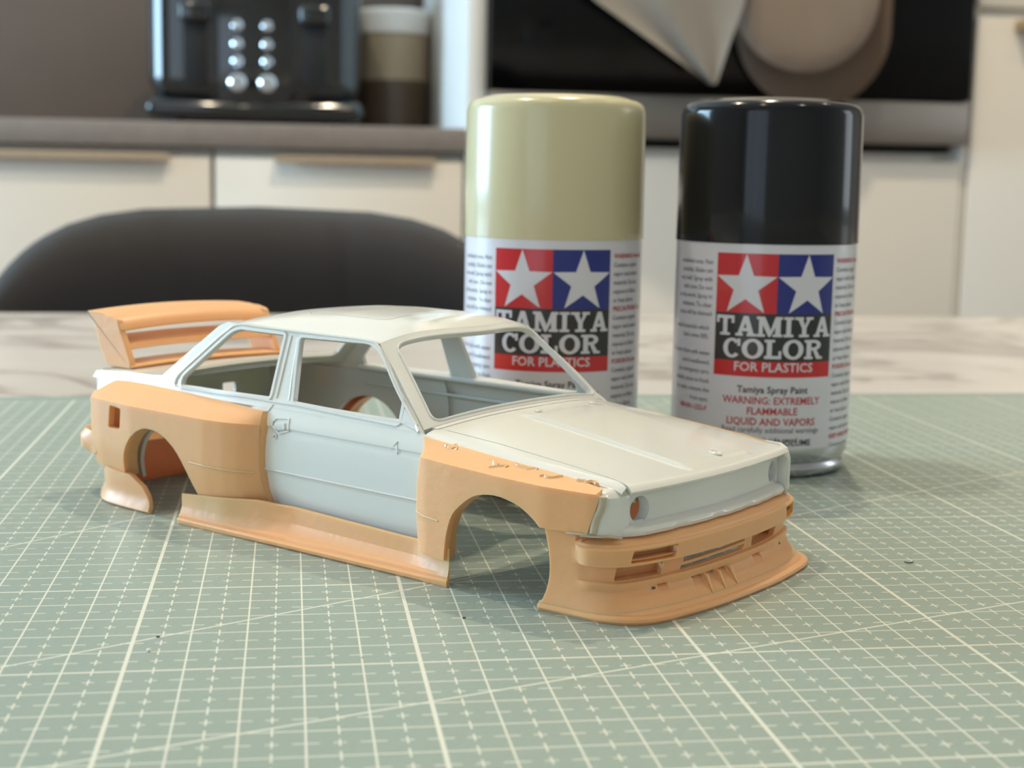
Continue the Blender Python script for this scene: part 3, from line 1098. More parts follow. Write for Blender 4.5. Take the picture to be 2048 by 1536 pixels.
for s in (-1, 1):
    # upper side: belt, pillars and roof rail around the two window openings
    outl = [(-12.66, 2.98), (-12.62, 3.13), (-11.0, 3.235), (-10.1, 3.26), (-9.72, 3.29), (-9.28, 3.66), (-8.55, 4.25), (-8.10, 4.62), (-7.8, 4.74),
            (-7.2, 4.72), (-5.5, 4.71), (-3.56, 4.70), (-2.78, 4.68), (-2.45, 4.55), (-1.65, 3.76), (-0.70, 2.99), (-0.66, 2.93), (-5.4, 2.96), (-12.0, 2.94)]
    up = sp('greenhouse_side', s, outl, wb, M_WHITE, CAR, step=0.16, thick=0.10, holes=[win_rear, win_front])
    # raised seals round the window openings and the drip rail above them
    def ring(poly, d):
        c = np.mean(np.array(poly), axis=0)
        P = [np.array(p) for p in poly]
        out = []
        n = len(P)
        for i in range(n):
            t = P[(i + 1) % n] - P[i - 1]
            t /= max(1e-9, np.linalg.norm(t))
            nn = np.array([t[1], -t[0]])
            if np.dot(P[i] - c, nn) < 0:
                nn = -nn
            out.append(tuple(P[i] + nn * d))
        return out
    for wn in (win_rear, win_front):
        a, b = ring(wn, 0.015), ring(wn, 0.09)
        sp('window_seal', s, b, wb, M_WHITE, up, extra=0.035, step=0.12, thick=0.05, holes=[a])
    rail = spline([(-9.12, 3.14), (-9.02, 3.42), (-8.4, 3.98), (-7.78, 4.50), (-7.35, 4.705), (-6.4, 4.715), (-4.5, 4.705), (-2.95, 4.69), (-2.58, 4.56), (-1.7, 3.72), (-0.80, 3.0)], 8)
    sweep('drip_rail', [cp(x, s * (wb(x, z) + 0.02), z) for x, z in rail], 0.035, M_WHITE, up, 6)
    sweep('belt_strip', [cp(x, s * (wb(x, 3.115) + 0.01), 3.115) for x in np.linspace(-9.1, -0.9, 30)], 0.03, M_WHITE, up, 6)
    # ribs along the inside of the shell
    sweep('inner_rib', [cp(x, s * (wb(x, 3.04) - 0.20), 3.06) for x in np.linspace(-9.0, -0.9, 24)], 0.09, M_WHITE, up, 8)
    sweep('inner_rib', [cp(x, s * (wb(x, 2.6) - 0.13), 2.58) for x in np.linspace(-9.0, -0.9, 24)], 0.05, M_WHITE, up, 8)
    # trailing edge of the door seen as a groove on the centre pillar
    pl = [(-5.46, 4.6), (-5.44, 4.2), (-5.42, 3.7), (-5.41, 3.2)]
    sweep('pillar_line', [cp(x, s * (wb(x, z) + 0.012), z) for x, z in spline(pl, 4)], 0.022, M_WHITE, up, 6)
    pl = [(-5.20, 4.56), (-5.10, 3.9), (-4.97, 3.2)]
    sweep('pillar_line', [cp(x, s * (wb(x, z) + 0.012), z) for x, z in spline(pl, 4)], 0.022, M_WHITE, up, 6)
    sp('mirror_triangle', s, [(-1.50, 3.50), (-1.46, 3.13), (-0.85, 3.02)], wb, M_WHITE, up, extra=0.03, step=0.2, thick=0.06)

    # door
    dl = [(-6.1, 2.95), (-6.1, 0.62), (0.25, 0.60), (0.25, 2.0), (0.05, 2.6), (-0.35, 2.92), (-0.62, 2.965), (-5.4, 2.995)]
    def wd(x, z):
        w = wb(x, z)
        w += 0.045 * sstep(2.555, 2.60, z) * (1 - sstep(2.66, 2.88, z))
        if z < 1.56:
            w -= 0.02
        return w
    door = sp('door', s, dl, wd, M_WHITE, CAR, step=0.16, thick=0.10,
              lines=[[(-6.0, 2.555), (-0.5, 2.555)], [(-6.0, 2.58), (-0.5, 2.58)], [(-6.0, 2.60), (-0.5, 2.60)], [(-6.0, 2.66), (-0.5, 2.66)], [(-6.0, 1.56), (-0.4, 1.57)], [(-6.0, 1.545), (-0.4, 1.555)]])
    sweep('side_moulding', [cp(x, s * (wd(x, 1.60) + 0.004), 1.585 + 0.002 * x * 0) for x in np.linspace(-5.75, -0.5, 20)], 0.028, M_WHITE, door, 6)
    sweep('side_moulding', [cp(x, s * (wd(x, 1.50) + 0.010), 1.53) for x in np.linspace(-5.75, -0.5, 20)], 0.02, M_WHITE, door, 6)
    shut = spline([(-5.42, 3.06), (-5.50, 2.93), (-5.60, 2.80), (-5.68, 2.62), (-5.74, 2.2)], 5)
    sweep('shut_line', [cp(x, s * (wb(x, z) + 0.005), z) for x, z in shut], 0.02, M_WHITE, door, 6)
    hd = rounded([(-5.18, 2.78), (-4.74, 2.82), (-4.68, 2.55), (-4.98, 2.46), (-5.24, 2.61)], 0.04, 3)
    sweep('handle_surround', [cp(x, s * (wd(x, z) + 0.012), z) for x, z in hd], 0.022, M_WHITE, door, 6, True)
    sp('door_handle', s, rounded([(-5.10, 2.70), (-4.82, 2.73), (-4.79, 2.58), (-5.02, 2.53), (-5.13, 2.6)], 0.03, 2), wd, M_WHITE, door, extra=0.05, step=0.08, thick=0.06)
    lk = [(-5.12 + 0.055 * math.cos(a), 2.37 + 0.055 * math.sin(a)) for a in np.linspace(0, 2 * math.pi, 13)[:-1]]
    sweep('door_lock', [cp(x, s * (wd(x, z) + 0.008), z) for x, z in lk], 0.018, M_WHITE, door, 6, True)
    tr = [(-1.47, 2.56), (-1.36, 2.68), (-1.31, 2.74), (-1.28, 2.60), (-1.28, 2.48)]
    sweep('mirror_mark', [cp(x, s * (wd(x, z) + 0.005), z) for x, z in tr], 0.014, M_WHITE, door, 5)

    # white rear quarter inside the flare, cut open round the wheel
    qa = [(-8.95 + 1.52 * math.cos(a), 0.62 + 1.60 * math.sin(a)) for a in np.linspace(0, math.pi, 22)]
    sp('rear_quarter', s, [(-5.9, 2.98), (-5.9, 0.62)] + qa + [(-12.3, 0.9), (-12.4, 2.98)], lambda x, z: wb(x, z) - 0.06, M_WHITE, CAR, step=0.2, thick=0.10)
    # orange rear flare with its wheel arch and the square duct
    arch = spline([(-7.25, 0.55), (-7.42, 0.85), (-7.71, 1.39), (-8.09, 1.80), (-8.58, 2.07), (-9.05, 2.14), (-9.42, 2.07), (-9.78, 1.85), (-10.05, 1.55),
                   (-10.20, 1.20), (-10.28, 0.78)], 3)
    fl_ = [(-5.30, 0.60), (-5.40, 0.92), (-5.47, 1.28), (-5.50, 1.76), (-5.46, 2.60)] + [(-5.56, 2.92), (-6.78, 2.985), (-8.84, 3.03), (-10.1, 3.05), (-11.0, 3.045), (-11.45, 3.02), (-11.85, 2.72),
           (-11.84, 2.3), (-11.86, 1.62), (-11.75, 0.9), (-11.0, 0.80)] + arch[::-1] + [(-6.4, 0.58)]
    rf = sp('rear_flare', s, fl_, wr, M_RESIN, CAR, step=0.15, thick=0.16, angle=28,
            holes=[rounded([(-10.74, 2.53), (-10.19, 2.50), (-10.27, 1.97), (-10.84, 1.95)], 0.06, 2)],
            lines=[[(-11.9, 2.62), (-5.5, 2.62)]])
    dw = [(-10.80, 2.58), (-10.12, 2.55), (-10.20, 1.92), (-10.90, 1.90)]
    vs = []
    for dd in (0.12, 0.42):
        vs += [cp(x, s * (wr(x, z) - dd), z) for x, z in dw]
    mobj('duct_recess', vs, [(4, 5, 6, 7)] + [(i, (i + 1) % 4, (i + 1) % 4 + 4, i + 4) for i in range(4)], M_RESIN, rf, 30)
    seam = [(-7.5, 1.53), (-6.8, 1.51), (-6.2, 1.50), (-5.6, 1.50)]
    sweep('seam_line', [cp(x, s * (wr(x, z) + 0.0), z) for x, z in spline(seam, 6)], 0.025, M_RESIN, rf, 6)
    # front edge of the flare returning to the door
    fe = [(-5.30, 0.60), (-5.40, 0.92), (-5.47, 1.28), (-5.50, 1.76), (-5.47, 2.3), (-5.46, 2.60), (-5.56, 2.90)]
    fe = spline(fe, 4)
    vs = []
    for x, z in fe:
        vs.append(cp(x, s * wr(x, z), z))
        vs.append(cp(x + 0.05, s * (wb(x, z) - 0.05), z))
    fs = [(2 * i, 2 * i + 1, 2 * i + 3, 2 * i + 2) for i in range(len(fe) - 1)]
    mobj('flare_edge', vs, fs, M_RESIN, rf, 60)
    # inner lip of the wheel arch
    def lip(name, pts, wfun, depth, m, parent):
        vs, fs = [], []
        for x, z in pts:
            w = wfun(x, z)
            vs.append(cp(x, s * (w - 0.02), z))
            vs.append(cp(x, s * (w - depth), z))
        for i in range(len(pts) - 1):
            fs.append((2 * i, 2 * i + 2, 2 * i + 3, 2 * i + 1))
        return mobj(name, vs, fs, m, parent, 60)
    lip('arch_lip', arch, wr, 0.42, M_RESIN, rf)

    # orange front fender
    farch = spline([(0.42, 0.55), (0.44, 0.80), (0.50, 1.15), (0.66, 1.55), (0.96, 1.84), (1.26, 2.03), (1.57, 2.11), (1.95, 2.13), (2.42, 2.03), (2.78, 1.83), (2.96, 1.68)], 3)
    ff = [(-0.60, 2.94), (-0.42, 2.76), (-0.36, 2.57), (-0.50, 2.03), (-0.53, 1.41), (-0.44, 0.70), (-0.38, 0.55)] + farch + [(3.95, 1.68), (4.02, 1.9)] + ([(4.16, 2.37), (4.07, 2.53)] if s < 0 else [(3.95, 2.3), (3.8, 2.5)]) + [(3.32, 2.62), (2.72, 2.675), (1.63, 2.765), (0.60, 2.855)]
    frf = sp('front_fender', s, ff, wf, M_RESIN, CAR, step=0.15, thick=0.16, angle=20, lines=[[(-0.3, 2.594), (4.1, 2.462)]])
    lip('arch_lip', farch, wf, 0.34, M_RESIN, frf)
    white_arch = [(x + (0.10 if x < 1.7 else -0.02), z - 0.02) for x, z in farch]
    sweep('seam_line', [cp(x, s * wf(x, z), z) for x, z in ((-0.5, 1.40), (-0.2, 1.37), (0.1, 1.355), (0.25, 1.35))], 0.02, M_RESIN, frf, 6)
    # glue beads along the top of the fender
    if s < 0:
        rnd = random.Random(3)
        for (ax, az, bx, bz, r) in ((0.05, 2.84, 0.30, 2.80, 0.045), (0.28, 2.87, 0.42, 2.80, 0.04), (1.35, 2.70, 1.62, 2.66, 0.05), (1.5, 2.62, 1.85, 2.66, 0.045),
                                    (1.9, 2.70, 2.5, 2.66, 0.04), (2.7, 2.60, 3.1, 2.60, 0.045), (3.45, 2.60, 3.85, 2.565, 0.05)):
            pts = [(ax + (bx - ax) * q / 6 + rnd.uniform(-0.02, 0.02), az + (bz - az) * q / 6 + rnd.uniform(-0.014, 0.014)) for q in range(7)]
            sweep('glue_bead', [cp(x, s * (wf(x, z) - r * 0.86), z) for x, z in pts], r, M_GLUE, frf, 6)

    # side skirt: wall with an outward lip
    sx = np.linspace(-7.85, 0.52, 36)
    sec = [(-0.06, 0.92), (-0.005, 0.90), (0.0, 0.80), (0.015, 0.52), (0.05, 0.37), (0.12, 0.26), (0.19, 0.215), (0.20, 0.155), (0.275, 0.145), (0.30, 0.11), (0.29, 0.04), (0.25, 0.0), (0.10, 0.0), (-0.06, 0.05)]
    vs, fs = [], []
    for x in sx:
        base = itp(x, [-7.85, -6.4, -5.2, -4.4, -0.6, -0.2, 0.52], [3.98, 3.93, 3.70, 3.54, 3.54, 3.62, 3.74])
        k = (itp(x, [-7.85, 0.52], [4.14, 3.82]) - base) / 0.30
        top = itp(x, [-7.85, -5.4, -4.8, -0.8, 0.52], [0.72, 0.90, 0.86, 0.78, 0.80])
        for d, z in sec:
            vs.append(cp(x, s * (base + d * k), z * (top / 0.92) if z > 0.45 else z))
    n = len(sec)
    for i in range(len(sx) - 1):
        for q in range(n):
            q2 = (q + 1) % n
            f = (i * n + q, i * n + q2, (i + 1) * n + q2, (i + 1) * n + q)
            fs.append(f if s < 0 else f[::-1])
    e0, e1 = tuple(range(n)), tuple((len(sx) - 1) * n + q for q in range(n))
    fs += [e0[::-1] if s < 0 else e0, e1 if s < 0 else e1[::-1]]
    mobj('side_skirt', vs, fs, M_RESIN, CAR, 20)

    # white strip of fender between bonnet gap and orange fender
    def hood_edge(x, y):
        k = max(0.0, x - (nose_x(y) - 0.22)) / 0.22
        ko = max(0.0, abs(y) - (wb(x, 2.9) - 0.12)) / 0.14
        return cp(x, y, hood_z(x, y) - 0.10 * k * k - 0.035 * ko * ko)
    y_in = lambda x: itp(x, [-0.6, 1, 3, 4.0, 4.35], [2.88, 2.80, 2.80, 2.86, 2.98])
    y_out = lambda x: wb(x, 2.95 - 0.08 * (x + 0.6)) + 0.02
    xs = list(np.linspace(-0.62, 4.34, 22))
    o1 = [(x, s * (y_in(x) + 0.015)) for x in xs]
    o2 = [(x, s * y_out(x)) for x in xs]
    patch('fender_top', o1 + o2[::-1], hood_edge, M_WHITE, CAR, 0.12, 0.06, flip=False)
    # white corner block beside the lamp
    if s < 0:
        cpath = np.array(spline([(3.80, -3.70), (4.00, -3.61), (4.18, -3.44), (4.30, -3.18), (4.32, -2.84)], 6))
        ct, clen = norm_param([tuple(q) for q in cpath])
        
        def cheek(u, z):
            x, y = float(np.interp(u / clen, ct, cpath[:, 0])), float(np.interp(u / clen, ct, cpath[:, 1]))
            k = max(0.0, z - 2.33)
            zz = z if z < 2.33 else 2.33 + 0.17 * (1 - math.exp(-k / 0.12)) + 0.02 * k
            inn = 1.3 * max(0.0, z - 2.36)
            return cp(x - inn * 0.55 * sstep(0.35, 0.8, u / clen), y + inn * (1 - 0.7 * sstep(0.5, 1.0, u / clen)), zz)
        patch('nose_cheek', [(0, 1.62), (clen, 1.60), (clen, 2.75), (0, 2.75)], cheek, M_WHITE, CAR, 0.09, 0.08)
        continue
    cor = [(3.7, 1.60), (3.72, 2.58), (4.1, 2.57), (4.36, 2.50), (4.46, 2.30), (4.46, 1.60)]
    sp('nose_cheek', s, cor, lambda x, z: 3.32 - 0.25 * sstep(4.05, 4.5, x) * 0.9 - 0.03 * (2.2 - z) ** 2, M_WHITE, CAR, step=0.12, thick=0.10)

# bonnet with its raised centre
hx = list(np.linspace(-0.34, 4.5, 16))


def cowl_x(y):
    return -0.16 - 0.045 * y * y


def crease(x, sgn):
    return (-0.98 + 0.10 * (x / 4.4)) if sgn < 0 else (1.66 - 0.26 * (x / 4.4))


def bonnet(x, y):
    z = hood_z(x, y)
    f0 = sstep(0.0, 0.5, x) * (1 - sstep(4.15, 4.45, x))
    bulge = sstep(crease(x, -1) - 0.07, crease(x, -1), y) * (1 - sstep(crease(x, 1), crease(x, 1) + 0.07, y))
    z += 0.065 * f0 * bulge
    nx = nose_x(y)
    k = max(0.0, x - (nx - 0.16)) / 0.16
    z -= 0.09 * k * k
    return cp(x, y, z)


yy = np.linspace(-1, 1, 25)
fr = [(nose_x(t * 3.0), t * 3.0) for t in yy]
rr = [(cowl_x(t * 2.90) , t * 2.90) for t in yy]
rt = [(x, itp(x, [-0.6, 1, 3, 4.0, 4.5], [2.865, 2.785, 2.785, 2.845, 2.98])) for x in np.linspace(-0.3, 4.3, 14)]
outl = [(x, -y) for x, y in rt] + fr + rt[::-1] + rr[::-1]
ls = [[(nose_x(t * 2.95) - dd, t * 2.95) for t in np.linspace(-1, 1, 31)] for dd in (0.04, 0.08, 0.12, 0.16)]
ls += [[(x, crease(x, g) + o) for x in np.linspace(0.1, 4.35, 20)] for g in (-1, 1) for o in ((-0.07, -0.035, 0) if g < 0 else (0, 0.035, 0.07))]
bon = patch('bonnet', outl, bonnet, M_WHITE, CAR, 0.13, 0.10, lines=ls, angle=20)
for yn in (-0.62, 1.35):
    o = lathe('washer_jet', [(0.09, 0), (0.085, 0.05), (0.05, 0.075), (0, 0.08)], M_WHITE, bon, 16)
    p = bonnet(0.28, yn)
    o.location = (p[0] * CM, p[1] * CM, p[2] * CM - 0.0001)
o = lathe('bonnet_badge', [(0.14, 0), (0.135, 0.03), (0.11, 0.04), (0.10, 0.025), (0, 0.025)], M_WHITE, bon, 24)
p = bonnet(4.12, 0.50)
o.location = (p[0] * CM, p[1] * CM, p[2] * CM - 0.0001)
o.rotation_euler = (0, 0.19, 0)
# cowl strip under the windscreen
patch('cowl', [(cowl_x(t * 2.95) + 0.0, t * 2.95) for t in yy] + [(cowl_x(t * 3.0) - 0.34, t * 3.0) for t in yy[::-1]],
      lambda x, y: cp(x, y, hood_z(x, y) + 0.02), M_WHITE, CAR, 0.15, 0.10)

# roof with its sunroof panel
yr = np.linspace(-1, 1, 21)
fx = lambda y: -2.12 - 0.075 * y * y
rx = lambda y: -7.90 + 0.02 * y * y
outl = [(fx(t * 2.6), t * 2.6) for t in yr] + [(x, 2.6) for x in np.linspace(-2.9, -7.5, 20)] + [(rx(t * 2.6), t * 2.6) for t in yr[::-1]] + [(x, -2.6) for x in np.linspace(-7.5, -2.9, 20)]
sun = rounded([(-6.15, -1.55), (-3.45, -1.55), (-3.45, 1.55), (-6.15, 1.55)], 0.25, 4)


def ring_poly(poly, d):
    c = np.mean(np.array(poly), axis=0)
    return [tuple(c + (np.array(p) - c) * (1 + d / max(0.2, np.linalg.norm(np.array(p) - c)))) for p in poly]


roof = patch('roof', outl, lambda x, y: cp(x, y, roof_z(x, y)), M_WHITE, CAR, 0.17, 0.10, holes=[sun], angle=35)
patch('sunroof', ring_poly(sun, -0.035), lambda x, y: cp(x, y, roof_z(x, y) + 0.004), M_WHITE, CAR, 0.17, 0.10, angle=35)
# windscreen surround: header, pillars and sill round one opening


def wscreen(u, v):
    """u -1..1 across, v 0 sill .. 1 header"""
    hw = 3.16 + (2.60 - 3.16) * v
    y = u * hw
    xb, xt = -0.30 - 0.045 * y * y, -2.12 - 0.075 * y * y
    zb = hood_z(xb, y) + 0.03
    zt = roof_z(xt, y)
    x = xb + (xt - xb) * v
    z = zb + (zt - zb) * v + 0.10 * math.sin(math.pi * v) * (1 - 0.3 * abs(u))
    return cp(x, y, z)


hole = rounded([(-0.905, 0.045), (0.905, 0.045), (0.885, 0.915), (-0.885, 0.915)], 0.09, 5)
ws = patch('windscreen_frame', [(-1, 0), (1, 0), (1, 1), (-1, 1)], wscreen, M_WHITE, CAR, 0.055, 0.12, holes=[hole], angle=40)
sweep('windscreen_seal', [wscreen(u, v) for u, v in resample(ring_poly(hole, 0.012), 0.06)], 0.028, M_WHITE, ws, 6, True)


def rscreen(u, v):
    hw = 3.06 + (2.60 - 3.06) * v
    y = u * hw
    xb, xt = -9.95 + 0.03 * y * y, -7.90 + 0.02 * y * y
    zb, zt = 3.27 + 0.06 * (1 - (y / 3.1) ** 2), roof_z(xt, y)
    return cp(xb + (xt - xb) * v, y, zb + (zt - zb) * v + 0.06 * math.sin(math.pi * v))


hole = rounded([(-0.86, 0.10), (0.86, 0.10), (0.84, 0.90), (-0.84, 0.90)], 0.09, 5)
patch('rear_window_frame', [(-1, 0), (1, 0), (1, 1), (-1, 1)], rscreen, M_WHITE, CAR, 0.06, 0.12, holes=[hole], angle=40, flip=True)
# boot lid and tail panel
bl = [(-9.75, -3.12), (-9.75, 3.12), (-11.2, 3.05), (-12.68, 2.90), (-12.68, -2.90), (-11.2, -3.05)][::-1]
boot = lambda x, y: cp(x, y, itp(x, [-12.8, -12.5, -9.7], [3.08, 3.15, 3.25]) + 0.07 * (1 - (y / 3.0) ** 2))
patch('boot_lid', bl, boot, M_WHITE, CAR, 0.18, 0.10)
patch('tail_panel', [(-2.85, 1.55), (2.85, 1.55), (2.85, 3.16), (-2.85, 3.16)], lambda y, z: cp(-12.68 - 0.06 * (1 - (y / 2.9) ** 2) + 0.10 * (3.16 - z), y, z), M_WHITE, CAR, 0.2, 0.10,
      holes=[rounded([(-1.55, 2.12), (-1.1, 2.12), (-1.1, 2.40), (-1.55, 2.40)], 0.06), rounded([(1.1, 2.12), (1.55, 2.12), (1.55, 2.40), (1.1, 2.40)], 0.06)], flip=True)
box('number_plate_recess', -13.04 - X0, -12.7 - X0, -0.95, 0.95, 1.9, 2.5, M_WHITE, CAR, 0.05)
for s in (-1, 1):
    sp('tail_corner', s, [(-12.86, 3.10), (-11.7, 3.12), (-11.75, 1.7), (-12.75, 1.7)], lambda x, z: 3.06 - 0.20 * sstep(-12.2, -12.86, x), M_WHITE, CAR, step=0.14, thick=0.1)

for s in (-1, 1):
    box('tail_light_housing', -13.04 - X0, -12.7 - X0, min(s * 2.2, s * 2.92), max(s * 2.2, s * 2.92), 1.86, 2.26, M_WHITE, CAR, 0.06)
# nose: recessed lamp panel, lower lip
PANEL = 0.24
gp = [(-2.86, 1.64), (2.95, 1.64), (2.95, 2.42), (-2.86, 2.42)]
lamp = lambda yc: [(yc + 0.265 * math.cos(a), 2.03 + 0.265 * math.sin(a)) for a in np.linspace(0, 2 * math.pi, 25)[:-1]]
fp = patch('lamp_panel', gp, lambda y, z: cp(nose_x(y) - PANEL + 0.02 * (2.4 - z), y, z), M_WHITE, CAR, 0.13, 0.10, holes=[lamp(-2.50), lamp(2.62)], flip=False)
for yc in (-2.50, 2.62):
    vs, fs = [], []
    L_ = lamp(yc)
    for y, z in L_:
        x = nose_x(y) - PANEL
        vs += [cp(x, y, z), cp(x - 0.22, y, z)]
    n = len(L_)
    for i in range(n):
        j = (i + 1) % n
        fs.append((2 * i, 2 * j, 2 * j + 1, 2 * i + 1))
    mobj('lamp_bezel', vs, fs, M_WHITE, fp, 60)
# lip under the lamp panel
sec = [(-0.27, 1.82), (-0.20, 1.76), (-0.05, 1.73), (0.0, 1.70), (0.02, 1.65), (-0.02, 1.57), (-0.10, 1.55), (-0.35, 1.60), (-0.36, 1.78)]
ys = np.linspace(-3.06, 3.06, 41)
vs, fs = [], []
for y in ys:
    wob = 0.012 * math.sin(y * 5.1) + 0.01 * math.sin(y * 9.7 + 1)
    for d, z in sec:
        tp = 0.16 * max(0.0, (abs(y) - 2.6) / 0.46) ** 2
        vs.append(cp(nose_x(y) + d - tp + (wob if z < 1.68 else 0), y, z))
n = len(sec)
for i in range(len(ys) - 1):
    for q in range(n):
        q2 = (q + 1) % n
        fs.append((i * n + q, (i + 1) * n + q, (i + 1) * n + q2, i * n + q2))
fs += [tuple(range(n)), tuple((len(ys) - 1) * n + q for q in range(n))[::-1]]
mobj('front_lip', vs, fs, M_WHITE, CAR, 35)
for s in (1,):                                              # rim closing the lamp panel at each end
    vs = []
    pr = [(1.50, 0.02), (1.62, 0.0), (2.2, -0.02), (2.36, -0.06), (2.46, -0.14)]
    for z, d in pr:
        for y, b in ((2.92, -0.30), (2.92, 0.0), (3.04, -0.03), (3.12, -0.16)):
            vs.append(cp(nose_x(y) + d + b, s * y, z))
    fs = []
    for i in range(len(pr) - 1):
        for q in range(4):
            q2 = (q + 1) % 4
            f = (i * 4 + q, i * 4 + q2, (i + 1) * 4 + q2, (i + 1) * 4 + q)
            fs.append(f if s > 0 else f[::-1])
    fs += [(0, 1, 2, 3), (16, 17, 18, 19)]
    mobj('nose_rim', vs, fs, M_WHITE, CAR, 40)
# grey filler at the near joint of nose, fender and bumper
pt = spline([(3.55, 1.66), (3.9, 1.665), (4.2, 1.64), (4.42, 1.60)], 5)
sweep('filler_seam', [cp(x, -(itp(x, [3.4, 3.9, 4.2, 4.5], [3.83, 3.70, 3.42, 3.12])), z) for x, z in pt], 0.035, M_PUTTY, CAR, 8, flat=0.7)
pt = spline([(4.02, 1.7), (4.06, 1.95), (4.15, 2.2), (4.18, 2.42)], 5)
sweep('filler_seam', [cp(x, -(wf(x, z) - 0.075), z) for x, z in pt], 0.085, M_PUTTY, CAR, 8)

# ------------------------------------------------------------------ front bumper: valance, bar, splitter
half_wall = [(2.93, 3.68), (3.6, 3.56), (4.05, 3.42), (4.33, 3.20), (4.52, 2.75), (4.66, 2.1), (4.78, 1.2), (4.82, 0.0)]
half_split = [(2.84, 3.72), (3.5, 3.66), (4.2, 3.60), (4.72, 3.38), (5.06, 2.90), (5.22, 2.1), (5.33, 1.1), (5.36, 0.0)]


def plan(half):
    h = spline([(x, -y) for x, y in half], 8)
    return h + [(x, -y) for x, y in h[::-1][1:]]


WP, SP_ = np.array(plan(half_wall)), np.array(plan(half_split))
wt_, WLEN = norm_param(WP)
st_, SLEN = norm_param(SP_)


def on_plan(P, tt, q, d):
    q = min(1.0, max(0.0, q))
    x, y = np.interp(q, tt, P[:, 0]), np.interp(q, tt, P[:, 1])
    e = 0.004
    x1, y1 = np.interp(min(1, q + e), tt, P[:, 0]), np.interp(min(1, q + e), tt, P[:, 1])
    x2, y2 = np.interp(max(0, q - e), tt, P[:, 0]), np.interp(max(0, q - e), tt, P[:, 1])
    tx, ty = x1 - x2, y1 - y2
    L_ = math.hypot(tx, ty)
    return x + ty / L_ * d, y - tx / L_ * d


QB = 0.155                                                  # share of the outline taken by each end wall
POCKETS = [(-1.30, -0.94, 0.26, 0.555), (-0.88, -0.52, 0.26, 0.555), (-0.46, -0.10, 0.26, 0.555), (-2.30, -2.02, 0.44, 0.565), (0.95, 1.28, 0.44, 0.565)]


def bumper(s_, z):
    q = s_ / WLEN
    k = itp(z, [0.10, 0.16, 0.24, 0.36, 0.50, 0.62, 0.70], [0.82, 0.72, 0.55, 0.30, 0.10, 0.02, 0.0])
    fq = sstep(QB * 0.42, QB * 0.60, min(q, 1 - q))
    d = itp(z, [0.60, 0.66, 0.70, 0.725, 1.045, 1.06, 1.38, 1.405, 1.42, 1.46, 1.58, 1.7], [0.0, 0.05, 0.05, -0.03, -0.03, 0.17, 0.17, 0.14, 0.10, 0.08, -0.30 , -0.32]) * fq
    if z > 1.4 and fq < 1:
        d = d * fq
    y0_ = float(np.interp(q, wt_, WP[:, 1]))
    for pa, pb, za, zb in POCKETS:
        if pa < y0_ < pb and za < z < zb:
            d -= 0.11 * (z - za) / (zb - za)
    a = on_plan(WP, wt_, q, d)
    b = on_plan(SP_, st_, q, 0)
    # ends: waist pinched in the middle of the height
    en = 1 - sstep(0.0, QB * 0.9, min(q, 1 - q))
    pinch = 0.10 * en * math.sin(math.pi * min(1, max(0, z / 1.65)))
    x, y = a[0] * (1 - k) + b[0] * k, a[1] * (1 - k) + b[1] * k
    return cp(x + pinch * 0.9, y - math.copysign(pinch, y) * 0.8, z)


def s_of_y(y):
    i = np.argmin(np.abs(WP[:, 1] - y) + (np.abs(WP[:, 0] - 4.6) > 0.9) * 5)
    # refine on the front stretch, y rises monotonically there
    return float(np.interp(y, WP[:, 1], wt_ * WLEN))


def front_hole(pts, r=0.03):
    return rounded([(s_of_y(y), z) for y, z in pts], r, 2)


ZTOP_END = 1.68
sa, sb = WLEN * QB * 0.62, WLEN * (1 - QB * 0.62)
ol = [(0, 0.10), (WLEN, 0.10), (WLEN, ZTOP_END), (sb + 0.25, ZTOP_END), (sb, 1.60), (sa, 1.60), (sa - 0.25, ZTOP_END), (0, ZTOP_END)]
holes = []
for m_ in (-1, 1):
    f = (lambda P: [(m_ * y, z) for y, z in P])
    if m_ < 0:
        holes.append(front_hole(f([(2.98, 1.355), (1.88, 1.345), (1.96, 1.09), (3.04, 1.11)])))
        holes.append(front_hole(f([(3.20, 1.01), (2.06, 1.01), (2.14, 0.74), (3.24, 0.745)])))
    else:
        holes.append(front_hole(f([(3.02, 1.355), (2.42, 1.345), (2.46, 1.09), (3.06, 1.11)])))
        holes.append(front_hole(f([(2.44, 1.01), (1.06, 1.01), (1.02, 0.74), (2.20, 0.745)])))
    holes.append(front_hole(f([(2.46, 0.55), (2.34, 0.55), (2.34, 0.50), (2.48, 0.50)]), 0.01))
holes.append(front_hole([(-1.50, 0.975), (0.72, 0.985), (0.74, 0.905), (-1.52, 0.875)], 0.02))
holes.append(front_hole([(-1.58, 0.815), (0.74, 0.85), (0.64, 0.745), (-1.62, 0.735)], 0.02))
lines = [[(sa * 0.7, zz), (WLEN - sa * 0.7, zz)] for zz in (0.66, 0.70, 0.725, 1.045, 1.06, 1.38, 1.405, 1.42, 1.46)]
for pa, pb, za, zb in POCKETS:
    for e in (-0.012, 0.012):
        lines.append([(s_of_y(pa + e), za), (s_of_y(pa + e), zb)])
        lines.append([(s_of_y(pb + e), za), (s_of_y(pb + e), zb)])
    for e in (-0.01, 0.006):
        lines.append([(s_of_y(pa), zb + e), (s_of_y(pb), zb + e)])
fb = patch('front_bumper', ol, bumper, M_RESIN, CAR, 0.14, 0.12, holes=holes, lines=lines, angle=28)
